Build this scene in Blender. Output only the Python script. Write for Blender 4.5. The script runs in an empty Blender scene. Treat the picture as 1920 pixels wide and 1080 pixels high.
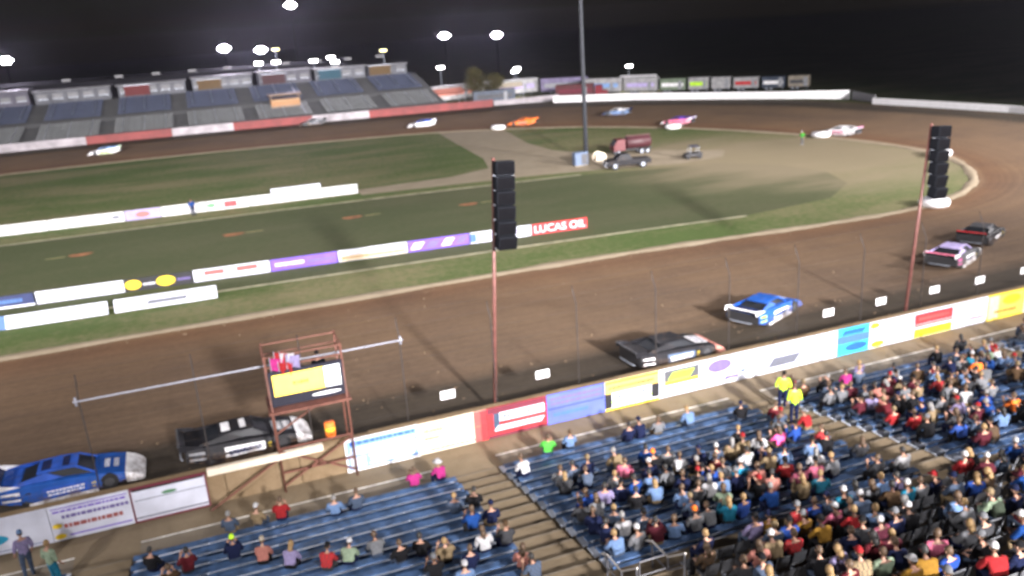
import bpy, bmesh, math, random
import numpy as np
from mathutils import Vector, Matrix
random.seed(11)
R = math.radians
sc = bpy.context.scene
COL = sc.collection

# ------------------------------------------------------------------ camera
CAM_H = 18.0
YAW, PITCH, ROLL = R(19.5), R(17.84), R(-3.86)
cp, sp, cr, sr, cy, sy = math.cos(PITCH), math.sin(PITCH), math.cos(ROLL), math.sin(ROLL), math.cos(YAW), math.sin(YAW)
def to_world(v):
    return Vector((v[0]*cy + v[1]*sy, -v[0]*sy + v[1]*cy, v[2]))
_f = Vector((0, cp, -sp)); _r = Vector((1, 0, 0)); _u = Vector((0, sp, cp))
CF = to_world(_f); CR = to_world(_r*cr + _u*sr); CU = to_world(-_r*sr + _u*cr)
cam = bpy.data.cameras.new('camera'); camo = bpy.data.objects.new('camera', cam); COL.objects.link(camo)
m = Matrix((CR, CU, -CF)).transposed().to_4x4(); m.translation = Vector((0, 0, CAM_H))
camo.matrix_world = m
cam.sensor_width = 36; cam.lens = 1550/1920*36; cam.clip_start = .2; cam.clip_end = 6000
cam.dof.use_dof = True; cam.dof.focus_distance = 6.0; cam.dof.aperture_fstop = 1.15
sc.camera = camo
def view(p):
    d = Vector(p) - Vector((0, 0, CAM_H)); k = d.dot(CF)
    if k < .1: return (9, 9)
    return (d.dot(CR)/k*1550/960, d.dot(CU)/k*1550/540)

# ------------------------------------------------------------------ sky, moon, exposure
w = bpy.data.worlds.new('World'); sc.world = w; w.use_nodes = True
nt = w.node_tree; bg = nt.nodes['Background']
sk = nt.nodes.new('ShaderNodeTexSky'); sk.sky_type = 'NISHITA'; sk.sun_disc = False
sk.sun_elevation = R(8); sk.sun_rotation = R(200); sk.air_density = 1.0; sk.dust_density = .6
nt.links.new(sk.outputs[0], bg.inputs[0]); bg.inputs[1].default_value = .0013
sun = bpy.data.lights.new('moon', 'SUN'); sun.energy = .01; sun.angle = R(.5); sun.color = (.8, .88, 1)
suno = bpy.data.objects.new('moon', sun); COL.objects.link(suno); suno.rotation_euler = (R(40), 0, R(200)); suno.location = (0, 0, 60)
vs = sc.view_settings; vs.view_transform = 'Standard'; vs.look = 'None'; vs.gamma = 1; vs.use_curve_mapping = False; vs.exposure = 0.0
sc.cycles.use_denoising = True
sc.cycles.max_bounces = 5; sc.cycles.diffuse_bounces = 2; sc.cycles.glossy_bounces = 2; sc.cycles.volume_bounces = 0
sc.cycles.sample_clamp_indirect = 3
HAZE = .0002

# ------------------------------------------------------------------ materials
MATS = {}
def M(name, col=(.5, .5, .5), rough=.6, metal=0, var=.12, scale=4, bump=0, spec=.4, emit=0):
    if name in MATS: return MATS[name]
    m = bpy.data.materials.new(name); m.use_nodes = True; t = m.node_tree; b = t.nodes['Principled BSDF']
    b.inputs['Roughness'].default_value = rough; b.inputs['Metallic'].default_value = metal
    b.inputs['Specular IOR Level'].default_value = spec
    b.inputs['Base Color'].default_value = (*col, 1)
    if emit:
        b.inputs['Emission Color'].default_value = (*col, 1); b.inputs['Emission Strength'].default_value = emit
    if var:
        tc = t.nodes.new('ShaderNodeTexCoord'); n = t.nodes.new('ShaderNodeTexNoise'); n.inputs['Scale'].default_value = scale
        n.inputs['Detail'].default_value = 5
        t.links.new(tc.outputs['Object'], n.inputs['Vector'])
        mp = t.nodes.new('ShaderNodeMapRange'); mp.inputs[1].default_value = .3; mp.inputs[2].default_value = .7
        mp.inputs[3].default_value = 1-var*1.6; mp.inputs[4].default_value = 1+var
        t.links.new(n.outputs[0], mp.inputs[0])
        mx = t.nodes.new('ShaderNodeMix'); mx.data_type = 'RGBA'; mx.blend_type = 'MULTIPLY'; mx.inputs[0].default_value = 1
        mx.inputs[6].default_value = (*col, 1); t.links.new(mp.outputs[0], mx.inputs[7])
        t.links.new(mx.outputs[2], b.inputs['Base Color'])
        if bump:
            bp = t.nodes.new('ShaderNodeBump'); bp.inputs['Strength'].default_value = bump; bp.inputs['Distance'].default_value = .03
            t.links.new(n.outputs[0], bp.inputs['Height']); t.links.new(bp.outputs[0], b.inputs['Normal'])
    MATS[name] = m
    return m
def nodes_mat(name, build, rough=.85):
    m = bpy.data.materials.new(name); m.use_nodes = True; t = m.node_tree; b = t.nodes['Principled BSDF']
    b.inputs['Roughness'].default_value = rough; b.inputs['Specular IOR Level'].default_value = .06
    build(t, b); MATS[name] = m
    return m
def noise(t, vec, scale, detail=5, rough=.55):
    n = t.nodes.new('ShaderNodeTexNoise'); n.inputs['Scale'].default_value = scale; n.inputs['Detail'].default_value = detail
    n.inputs['Roughness'].default_value = rough; t.links.new(vec, n.inputs['Vector']); return n.outputs[0]
def ramp(t, fac, stops):
    r = t.nodes.new('ShaderNodeValToRGB'); e = r.color_ramp.elements
    while len(e) < len(stops): e.new(.5)
    for el, (p, c) in zip(e, stops): el.position = p; el.color = (*c, 1)
    t.links.new(fac, r.inputs[0]); return r.outputs[0]
def mixc(t, fac, a, b, mode='MIX'):
    x = t.nodes.new('ShaderNodeMix'); x.data_type = 'RGBA'; x.blend_type = mode
    for s, v in ((0, fac), (6, a), (7, b)):
        if isinstance(v, (int, float)): x.inputs[s].default_value = v
        elif isinstance(v, tuple): x.inputs[s].default_value = (*v, 1)
        else: t.links.new(v, x.inputs[s])
    return x.outputs[2]
def mapping(t, vec, s):
    mp = t.nodes.new('ShaderNodeMapping'); mp.inputs['Scale'].default_value = s; t.links.new(vec, mp.inputs['Vector']); return mp.outputs[0]
def mrange(t, v, a, b, c, d):
    mp = t.nodes.new('ShaderNodeMapRange'); mp.interpolation_type = 'SMOOTHSTEP'
    for i, x in enumerate((a, b, c, d)): mp.inputs[i+1].default_value = x
    t.links.new(v, mp.inputs[0]); return mp.outputs[0]
def bumpn(t, b, h, s=.4, d=.05):
    bp = t.nodes.new('ShaderNodeBump'); bp.inputs['Strength'].default_value = s; bp.inputs['Distance'].default_value = d
    t.links.new(h, bp.inputs['Height']); t.links.new(bp.outputs[0], b.inputs['Normal'])

def grass_build(green, dry, thr, dirt=None, r0=29, r1=45):
    def f(t, b):
        v = t.nodes.new('ShaderNodeTexCoord').outputs['Object']
        st = mapping(t, v, (.45, 1.3, 1))
        big = noise(t, st, .10, 6, .6); small = noise(t, v, 1.6, 6, .7)
        k = mixc(t, .42, big, small)
        c = ramp(t, k, [(thr-.10, green), (thr, tuple((a+c_)/2 for a, c_ in zip(green, dry))), (thr+.12, dry)])
        fine = noise(t, v, 9, 4, .7)
        c = mixc(t, 1, c, ramp(t, fine, [(.3, (.72, .72, .72)), (.7, (1.25, 1.25, 1.2))]), 'MULTIPLY')
        if dirt:
            sx = t.nodes.new('ShaderNodeVectorMath'); sx.operation = 'DISTANCE'; sx.inputs[1].default_value = (66, 84, 0)
            ms = mapping(t, v, (1, 1, 1)); t.links.new(ms, sx.inputs[0])
            a = t.nodes.new('ShaderNodeMath'); a.operation = 'MULTIPLY_ADD'; a.inputs[1].default_value = 36; t.links.new(big, a.inputs[0]); t.links.new(sx.outputs['Value'], a.inputs[2])
            c = mixc(t, mrange(t, a.outputs[0], r0, r1, .85, 0), c, dirt)
        t.links.new(c, b.inputs['Base Color']); bumpn(t, b, fine, .6, .06)
    return f
GRASS = nodes_mat('infield_grass', grass_build((.086, .124, .042), (.225, .195, .115), .53, (.265, .215, .145)))
LAWN = nodes_mat('lawn', grass_build((.080, .094, .048), (.114, .112, .067), .55, (.255, .21, .142), 27, 43))
DARKGRASS = nodes_mat('outer_grass', grass_build((.045, .06, .025), (.10, .09, .05), .55))
def track_build(t, b):
    uv = t.nodes.new('ShaderNodeTexCoord').outputs['UV']
    s = t.nodes.new('ShaderNodeSeparateXYZ'); t.links.new(uv, s.inputs[0]); v = s.outputs[1]
    st = mapping(t, uv, (.22, 9, 1)); n1 = noise(t, st, 1.2, 6, .6)
    st2 = mapping(t, uv, (.08, 30, 1)); n2 = noise(t, st2, 1.6, 4, .6)
    pos = t.nodes.new('ShaderNodeTexCoord').outputs['Object']; n3 = noise(t, pos, .12, 5, .6); n4 = noise(t, pos, 3, 5, .7)
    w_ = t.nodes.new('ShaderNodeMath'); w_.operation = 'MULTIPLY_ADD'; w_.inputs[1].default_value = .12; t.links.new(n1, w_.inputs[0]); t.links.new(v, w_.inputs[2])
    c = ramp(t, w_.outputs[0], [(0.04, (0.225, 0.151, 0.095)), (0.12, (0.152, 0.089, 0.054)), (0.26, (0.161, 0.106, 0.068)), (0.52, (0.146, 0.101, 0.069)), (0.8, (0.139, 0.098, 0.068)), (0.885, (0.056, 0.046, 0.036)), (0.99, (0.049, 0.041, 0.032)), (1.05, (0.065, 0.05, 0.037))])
    c = mixc(t, 1, c, ramp(t, n2, [(.3, (.86, .86, .87)), (.7, (1.14, 1.13, 1.11))]), 'MULTIPLY')
    c = mixc(t, 1, c, ramp(t, n3, [(.3, (.85, .86, .9)), (.7, (1.15, 1.12, 1.05))]), 'MULTIPLY')
    c = mixc(t, 1, c, ramp(t, n4, [(.3, (.86, .86, .86)), (.7, (1.12, 1.12, 1.12))]), 'MULTIPLY')
    t.links.new(c, b.inputs['Base Color'])
    t.links.new(mrange(t, v, .7, .95, .9, .62), b.inputs['Roughness'])
    bumpn(t, b, n4, .5, .04)
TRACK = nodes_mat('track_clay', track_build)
def dirt_build(c0, c1, sc_=.5):
    def f(t, b):
        v = t.nodes.new('ShaderNodeTexCoord').outputs['Object']
        a = noise(t, v, sc_, 6, .65); n = noise(t, v, sc_*14, 5, .7)
        c = ramp(t, mixc(t, .4, a, n), [(.32, c0), (.68, c1)])
        t.links.new(c, b.inputs['Base Color']); bumpn(t, b, n, .5, .03)
    return f
PATH = nodes_mat('gravel_path', dirt_build((.24, .20, .14), (.34, .29, .215)))
KERB = nodes_mat('clay_berm', dirt_build((.24, .19, .13), (.38, .32, .235)))
CONC = nodes_mat('tan_concrete', dirt_build((.168, .128, .082), (.228, .182, .124)))
WALLM = nodes_mat('dusty_concrete', dirt_build((.16, .11, .062), (.25, .185, .115), 1.2))
PAVE = nodes_mat('walkway_concrete', dirt_build((.155, .13, .1), (.21, .18, .142)))
WHITE = M('white_paint', (.82, .82, .84), .5, var=.06, scale=2)
LINE = M('worn_white_line', (.62, .6, .55), .7, var=.3, scale=2)
BLACK = M('black_paint', (.018, .018, .02), .45, var=.1)
RUBBER = M('rubber', (.02, .02, .022), .8)
def muddy(m, amt=.75):
    t = m.node_tree; b = t.nodes['Principled BSDF']; src = b.inputs['Base Color'].links[0].from_socket
    tc = t.nodes.new('ShaderNodeTexCoord').outputs['Object']; n = noise(t, tc, 2.6, 8, .75); sx = t.nodes.new('ShaderNodeSeparateXYZ'); t.links.new(tc, sx.inputs[0])
    lo = mrange(t, sx.outputs[2], .1, .75, .16, 0); ad = t.nodes.new('ShaderNodeMath'); ad.operation = 'ADD'; t.links.new(n, ad.inputs[0]); t.links.new(lo, ad.inputs[1])
    t.links.new(mixc(t, mrange(t, ad.outputs[0], .54, .74, 0, amt), src, (.13, .085, .055)), b.inputs['Base Color']); return m
DARK = M('dark_interior', (.012, .012, .014), .8)
STEEL = M('galvanised_steel', (.33, .36, .42), .45, .5)
BLUE_SEAT = M('blue_plank', (.054, .105, .215), .5, var=.38, scale=2.2)
ALU = M('aluminium_plank', (.60, .65, .74), .5, .05, var=.15, scale=1.5)
ORANGE = M('orange_steel', (.14, .056, .04), .5, var=.2)
REDPOLE = M('red_steel', (.125, .05, .042), .5, var=.2)
GREYSEAT = M('grey_plastic', (.10, .105, .115), .5)
GLASS = M('dark_glass', (.012, .014, .018), .5, var=0, spec=.25)
LAMP = M('lamp_lens', (.92, .86, 1.0), .4, var=0, emit=140)
LAMP2 = M('small_lamp', (1, .93, .95), .4, var=0, emit=40)
LAMPY = M('yellow_lamp', (1, .82, .25), .4, var=0, emit=5)
def C(name, col, **k): return M(name, col, **k)
PAL = dict(white=(.82, .82, .84), cream=(.66, .58, .46), red=(.50, .03, .035), darkred=(.18, .02, .03), maroon=(.13, .02, .035), blue=(.03, .10, .46), royal=(.015, .085, .36),
           navy=(.012, .02, .075), black=(.014, .014, .017), grey=(.26, .27, .29), darkgrey=(.07, .072, .08), yellow=(.75, .56, .03), lime=(.50, .85, .04), green=(.07, .38, .05),
           teal=(.02, .25, .40), pink=(.80, .20, .32), magenta=(.65, .05, .30), purple=(.14, .07, .45), lilac=(.42, .36, .62), orange=(.85, .19, .03), salmon=(.62, .25, .20),
           tan=(.38, .28, .16), brown=(.12, .07, .035), mustard=(.42, .22, .03), lightblue=(.22, .36, .64), slate=(.10, .14, .22), cyan=(.04, .42, .72), palegreen=(.42, .55, .38), hotpink=(.85, .12, .35), gold=(.72, .46, .10))
def P(n, rough=.55): return M('paint_'+n, PAL[n], rough, var=.08, scale=3)
def CL(n): return M('cloth_'+n, tuple(q*.40 if n not in ('lime', 'orange', 'hotpink', 'green') else q*.85 for q in PAL[n]), .9, var=.16, scale=9, spec=.15)
def CL2(n):
    k = 'plaid_'+n
    if k in MATS: return MATS[k]
    def f(t, b):
        v = t.nodes.new('ShaderNodeTexCoord').outputs['Object']; c = t.nodes.new('ShaderNodeTexChecker'); c.inputs['Scale'].default_value = 17
        c.inputs['Color1'].default_value = (*[q*.6 for q in PAL[n]], 1); c.inputs['Color2'].default_value = (*[q*.25+.02 for q in PAL[n]], 1)
        t.links.new(v, c.inputs['Vector']); t.links.new(c.outputs[0], b.inputs['Base Color'])
    return nodes_mat(k, f, .9)
def CARP(n):
    if 'car_'+n in MATS: return MATS['car_'+n]
    return muddy(M('car_'+n, PAL[n], .5, var=.16, scale=2.2, spec=.18))

# ------------------------------------------------------------------ mesh helpers
class MB:
    def __init__(s): s.v = []; s.f = []; s.m = []
    def add(s, v, f, mi=0):
        o = len(s.v); s.v += [tuple(p) for p in v]; s.f += [tuple(i+o for i in q) for q in f]; s.m += [mi]*len(f); return s
    def box(s, x0, x1, y0, y1, z0, z1, mi=0):
        return s.add([(x0, y0, z0), (x1, y0, z0), (x1, y1, z0), (x0, y1, z0), (x0, y0, z1), (x1, y0, z1), (x1, y1, z1), (x0, y1, z1)],
                     [(0, 3, 2, 1), (4, 5, 6, 7), (0, 1, 5, 4), (1, 2, 6, 5), (2, 3, 7, 6), (3, 0, 4, 7)], mi)
    def bar(s, p, q, a, b=None, mi=0):
        p = Vector(p); q = Vector(q); b = b or a; d = (q-p).normalized(); up = Vector((0, 0, 1)) if abs(d.z) < .95 else Vector((0, 1, 0))
        x = d.cross(up).normalized()*a/2; y = x.cross(d).normalized()*b/2
        return s.add([p-x-y, p+x-y, p+x+y, p-x+y, q-x-y, q+x-y, q+x+y, q-x+y], [(0, 1, 2, 3), (7, 6, 5, 4), (0, 4, 5, 1), (1, 5, 6, 2), (2, 6, 7, 3), (3, 7, 4, 0)], mi)
    def tube(s, pts, r, n=8, mi=0):
        pts = [Vector(p) for p in pts]; rs = r if isinstance(r, (list, tuple)) else [r]*len(pts); o = len(s.v); vs_ = []; fs = []
        for i, p in enumerate(pts):
            d = (pts[min(i+1, len(pts)-1)]-pts[max(i-1, 0)]).normalized(); up = Vector((0, 0, 1)) if abs(d.z) < .9 else Vector((1, 0, 0))
            x = d.cross(up).normalized(); y = x.cross(d)
            for k in range(n): a = 2*math.pi*k/n; vs_.append(p+(x*math.cos(a)+y*math.sin(a))*rs[i])
        for i in range(len(pts)-1):
            for k in range(n): k2 = (k+1) % n; fs.append((i*n+k, i*n+k2, (i+1)*n+k2, (i+1)*n+k))
        fs.append(tuple(range(n-1, -1, -1))); fs.append(tuple((len(pts)-1)*n+k for k in range(n)))
        return s.add(vs_, fs, mi)
    def prism(s, poly, z0, z1, mi=0):
        n = len(poly); return s.add([(x, y, z0) for x, y in poly]+[(x, y, z1) for x, y in poly],
            [tuple(range(n-1, -1, -1)), tuple(range(n, 2*n))]+[(i, (i+1) % n, n+(i+1) % n, n+i) for i in range(n)], mi)
    def quad(s, a, b, c, d, mi=0): return s.add([a, b, c, d], [(0, 1, 2, 3)], mi)
    def sphere(s, c, r, nu=12, nv=8, mi=0, keep=None):
        rx, ry, rz = r if isinstance(r, tuple) else (r, r, r); vs_ = []; fs = []
        for j in range(nv+1):
            th = math.pi*j/nv
            for i in range(nu): ph = 2*math.pi*i/nu; vs_.append((c[0]+rx*math.sin(th)*math.cos(ph), c[1]+ry*math.sin(th)*math.sin(ph), c[2]+rz*math.cos(th)))
        for j in range(nv):
            for i in range(nu):
                q = (j*nu+i, (j+1)*nu+i, (j+1)*nu+(i+1) % nu, j*nu+(i+1) % nu)
                if keep is None or keep(*[sum(vs_[k][a] for k in q)/4-c[a] for a in range(3)]): fs.append(q)
        return s.add(vs_, fs, mi)
    def mesh(s, name, mats, smooth=False, bevel=0):
        used = sorted({i for q in s.f for i in q})
        if len(used) < len(s.v):
            mp_ = {a: b for b, a in enumerate(used)}; s.v = [s.v[i] for i in used]; s.f = [tuple(mp_[i] for i in q) for q in s.f]
        me = bpy.data.meshes.new(name); me.from_pydata(s.v, [], s.f)
        for mt in (mats if isinstance(mats, (list, tuple)) else [mats]): me.materials.append(mt)
        me.polygons.foreach_set('material_index', s.m)
        if bevel:
            bm = bmesh.new(); bm.from_mesh(me); bmesh.ops.bevel(bm, geom=list(bm.edges), offset=bevel, segments=1, affect='EDGES', clamp_overlap=True); bm.to_mesh(me); bm.free()
        if smooth: me.polygons.foreach_set('use_smooth', [True]*len(me.polygons))
        me.update(); return me
    def build(s, name, mats, parent=None, loc=(0, 0, 0), rot=(0, 0, 0), smooth=False, bevel=0):
        return ob(name, s.mesh(name, mats, smooth, bevel), parent, loc, rot)
def ob(name, me, parent=None, loc=(0, 0, 0), rot=(0, 0, 0)):
    o = bpy.data.objects.new(name, me); COL.objects.link(o); o.parent = parent; o.location = loc; o.rotation_euler = rot; return o
def tag(o, label=None, cat=None, group=None, kind=None):
    if label: o['label'] = label
    if cat: o['category'] = cat
    if group: o['group'] = group
    if kind: o['kind'] = kind
    return o
def thing(name, label, cat, loc=(0, 0, 0), rz=0, group=None):
    return tag(ob(name, None, None, loc, (0, 0, rz)), label, cat, group)
def copy_tree(o, parent=None):
    c = o.copy(); COL.objects.link(c); c.parent = parent
    for ch in list(o.children): copy_tree(ch, c)
    return c
def text_mesh(txt, h, depth=.01):
    cu = bpy.data.curves.new('t', 'FONT'); cu.body = txt; cu.size = h*1.38; cu.extrude = depth/2; cu.align_x = 'CENTER'
    o = bpy.data.objects.new('t', cu); COL.objects.link(o)
    me = bpy.data.meshes.new_from_object(o.evaluated_get(bpy.context.evaluated_depsgraph_get()))
    bpy.data.objects.remove(o); return me
def crom(ctrl, per):
    n = len(ctrl); c = [np.array(p, float) for p in ctrl]; out = []
    for i in range(n):
        a, b, d, e = c[i-1], c[i], c[(i+1) % n], c[(i+2) % n]
        for k in range(per):
            t = k/per; out.append(.5*((2*b)+(-a+d)*t+(2*a-5*b+4*d-e)*t*t+(-a+3*b-3*d+e)*t**3))
    return np.array(out)

# ------------------------------------------------------------------ ground, track, infield
ring = [(1400*math.cos(2*math.pi*i/48), 1400*math.sin(2*math.pi*i/48)+80) for i in range(48)]
g = MB(); g.add([(x, y, -.35) for x, y in ring], [tuple(range(48))]); tag(g.build('ground', DARKGRASS), kind='structure')
IN = [(-60, 56.3), (-15, 56.3), (19, 56.3), (35, 55.7), (48, 54.7), (58, 54.8), (66, 57.3), (73, 62.5), (79, 71), (81.3, 82), (79.8, 95), (76, 107), (70, 118.5), (61, 130), (50, 138.5), (37, 145), (15, 149.5), (-7.5, 151.5), (-31, 151.3), (-60, 150), (-90, 142), (-108, 120), (-111, 97), (-105, 72), (-86, 58)]
OUT = [(-60, 32.7), (-15, 32.7), (19, 32.7), (37, 32.7), (56, 33.4), (74, 37), (90, 46), (101, 60), (106, 75), (106.7, 87), (105.2, 100), (103.7, 112), (100.5, 125), (92.5, 139), (82, 153), (66, 165), (36, 170), (2, 173), (-32, 174), (-62, 174), (-100, 165), (-128, 140), (-134, 102), (-126, 65), (-100, 38)]
BK = [.8]*4+[.9, 1.0, 1.1, 1.2]+[1.2]*12+[1.1, 1, .9, .9, .8]
PER = 10
inn = crom(IN, PER); out = crom(OUT, PER); bk = crom([(b, 0) for b in BK], PER)[:, 0]
NS = len(inn); NC = 14
mb = MB(); uvs = []; al = 0; arc = [0]
for i in range(NS): arc.append(arc[-1]+float(np.linalg.norm((inn[(i+1) % NS]+out[(i+1) % NS]-inn[i]-out[i])/2)))
for i in range(NS+1):
    a, b, z = inn[i % NS], out[i % NS], bk[i % NS]
    for k in range(NC+1):
        t = k/NC; p = a*(1-t)+b*t; mb.v.append((p[0], p[1], .012+z*t+.03*math.sin(t*9+i*.21)*t*(1-t))); uvs.append((arc[i]/10, t))
for i in range(NS):
    for k in range(NC):
        q = i*(NC+1)+k; mb.f.append((q, q+1, q+NC+2, q+NC+1)); mb.m.append(0)
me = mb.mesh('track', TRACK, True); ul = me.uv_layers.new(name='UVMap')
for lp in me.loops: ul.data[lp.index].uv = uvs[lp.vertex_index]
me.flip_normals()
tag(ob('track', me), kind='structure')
TV = mb.v
def track_z(x, y):
    best = min(TV, key=lambda p: (p[0]-x)**2+(p[1]-y)**2); return best[2]
# outer skirt of earth behind the turn walls
mb = MB(); 
for i in range(NS+1):
    a, b, z = inn[i % NS], out[i % NS], bk[i % NS]; d = (b-a)/np.linalg.norm(b-a)
    front = b[1] < 40 and abs(b[0]) < 90
    for r_, h in (((0, z-.02), (.01, z-.2), (.02, z-.4)) if front else ((0, z-.01), (3, z), (22, -.36))): p = b+d*r_; mb.v.append((p[0], p[1], h))
for i in range(NS):
    for k in range(2): q = i*3+k; mb.f.append((q, q+3, q+4, q+1)); mb.m.append(0)
tag(mb.build('bank', DARKGRASS, smooth=True), kind='structure')
mb = MB(); mb.add([(p[0], p[1], 0) for p in inn]+[(0, 100, 0)], [(i, (i+1) % NS, NS) for i in range(NS)])
tag(mb.build('infield', GRASS), kind='structure')
# pale clay berm along the inside edge of the track
mb = MB(); rng = random.Random(3)
for i in range(NS+1):
    a, b = inn[i % NS], out[i % NS]; d = (b-a)/np.linalg.norm(b-a)
    wd = .75+.16*math.sin(i*.9)+.12*math.sin(i*2.3+1)
    for o_, h in ((-wd, .004), (-wd*.5, .10), (.1, .13), (wd*.7, .045)): p = a+d*o_; mb.v.append((p[0], p[1], h+.01))
for i in range(NS):
    for k in range(3): q = i*4+k; mb.f.append((q, q+1, q+5, q+4)); mb.m.append(0)
k_ = mb.build('kerb', KERB, smooth=True); tag(k_, kind='structure')
cl = MB(); rc = random.Random(4)
for i in range(5200):
    j = rc.randrange(NS); f_ = rc.random(); a = inn[j]*(1-f_)+inn[(j+1) % NS]*f_; b = out[j]*(1-f_)+out[(j+1) % NS]*f_
    if a[0] < -40: continue
    t_ = rc.choice((abs(rc.gauss(0, .035)), 1-abs(rc.gauss(0, .045)), .8+rc.gauss(0, .03), rc.random())); t_ = min(.985, max(-.03, t_)); p_ = a*(1-t_)+b*t_; z_ = .012+bk[j]*max(0, t_)
    r_ = rc.choice((.03, .04, .05, .06, .09)); an = rc.random()*6
    cl.add([(p_[0]+r_*math.cos(an+q)*rc.uniform(.7, 1.3), p_[1]+r_*math.sin(an+q)*rc.uniform(.7, 1.3), z_+(-.01 if q else 0)) for q in (0, 1.6, 3.1, 4.7)]+[(p_[0], p_[1], z_+r_*.9)], [(0, 1, 4), (1, 2, 4), (2, 3, 4), (3, 0, 4)])
tag(cl.build('clay_clods', nodes_mat('clay_clod', dirt_build((.10, .068, .042), (.20, .145, .095), 1)), k_), kind='stuff')
def sheet(name, poly, z, mat): 
    s = MB(); s.add([(x, y, z) for x, y in poly], [tuple(range(len(poly)))]); return tag(s.build(name, mat), kind='structure')
sheet('lawn', [(-70, 65), (-16, 64.6), (10, 63.6), (30, 62.4), (44.5, 61.2), (55, 62.5), (61, 67), (63.5, 73), (62.5, 80), (58, 85.5), (50, 87.6), (41.4, 89.5), (20, 91.3), (-5, 92.5), (-70, 93.5)], .004, LAWN)
sheet('path', [(39, 144), (49.5, 139), (46.5, 120), (46.5, 110), (50, 103), (58, 99.5), (64, 93), (61, 89), (54, 88.4), (45, 91), (36, 93), (16, 94.9), (15.8, 98.6), (28, 99.2), (34, 102), (36, 110), (37.5, 128)], .008, PATH)
def stripe(name, pts, wd, z, mat):
    s = MB(); n = len(pts)
    for i, p in enumerate(pts):
        a = Vector(pts[max(i-1, 0)]); b = Vector(pts[min(i+1, n-1)]); d = (b-a).normalized(); nn = Vector((-d.y, d.x))*wd/2
        s.v += [(p[0]-nn.x, p[1]-nn.y, z), (p[0]+nn.x, p[1]+nn.y, z)]
    for i in range(n-1): s.f.append((2*i, 2*i+2, 2*i+3, 2*i+1)); s.m.append(0)
    return tag(s.build(name, mat), kind='structure')
LIME = M('limestone_edge', (.42, .39, .27), .9, var=.25, scale=.8)
stripe('lawn_edging', [(-70, 93.7), (-20.7, 93), (7.3, 92.4), (25, 91.1), (41.4, 89.6)], .5, .012, LIME)
stripe('lawn_edging', [(-70, 64.9), (-16, 64.4), (-.9, 63.9), (21.1, 62.9), (33, 62.1), (44.5, 61.1)], .42, .012, LIME)
OM = M('faded_orange_turf', (.30, .12, .05), .9, var=.35, scale=1.5); YM = M('faded_yellow_turf', (.42, .37, .16), .9, var=.3)
for x, y in ((-12.5, 83.7), (1, 83.3), (12.8, 83.5), (24.9, 82)):
    s = MB(); pts = [(x+1.0*math.cos(a)*(1+.25*math.sin(3*a+x)), y+.75*math.sin(a)*(1+.2*math.cos(2*a)), .010) for a in [2*math.pi*k/16 for k in range(16)]]
    s.add(pts, [tuple(range(16))]); tag(s.build('painted_mark', OM), kind='structure')
    sg = 1 if x > -5 else -1
    sheet('painted_mark', [(x+sg*1.3, y-.1), (x+sg*2.9, y-.1), (x+sg*2.9, y+.12), (x+sg*1.3, y+.12)], .010, YM)

# ------------------------------------------------------------------ walkway between wall and stands
sheet('walkway', [(-60, 29.6), (80, 29.6), (80, 32.4), (-60, 32.4)], .004, CONC)
for x0, x1 in ((-40, -7.1), (-4.8, 7.2), (9.6, 21.6), (23.4, 34.8), (37, 60)):
    sheet('footpath', [(x0, 29.75), (x1, 29.75), (x1, 30.75), (x0, 30.75)], .010, PAVE)
    for yy in (29.75, 30.75): stripe('painted_line', [(x0, yy), (x1, yy)], .11, .016, LINE)

# ------------------------------------------------------------------ front wall with its boards
wl = thing('concrete_wall', 'low tan concrete wall between the front straight and the walkway', 'wall', (0, 32.6, 0))
pan = MB().box(-1.495, 1.495, -.26, .26, -.3, 1.46).mesh('wall_panel', WALLM, bevel=.04)
for i in range(44): ob('wall_panel', pan, wl, (-48+3*i, random.uniform(-.015, .015), random.uniform(-.02, .02)))
dirt = MB()
for i in range(133):
    x = -50+i; dirt.v += [(x, -.24, 1.47), (x, .0, 1.53+.03*math.sin(i*1.7)), (x, .3, 1.42), (x, .75, .85+.05*math.sin(i*.8))]
for i in range(132):
    for k in range(3): q = i*4+k; dirt.f.append((q, q+4, q+5, q+1)); dirt.m.append(0)
dirt.build('clay_capping', WALLM, wl, smooth=True)

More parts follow.
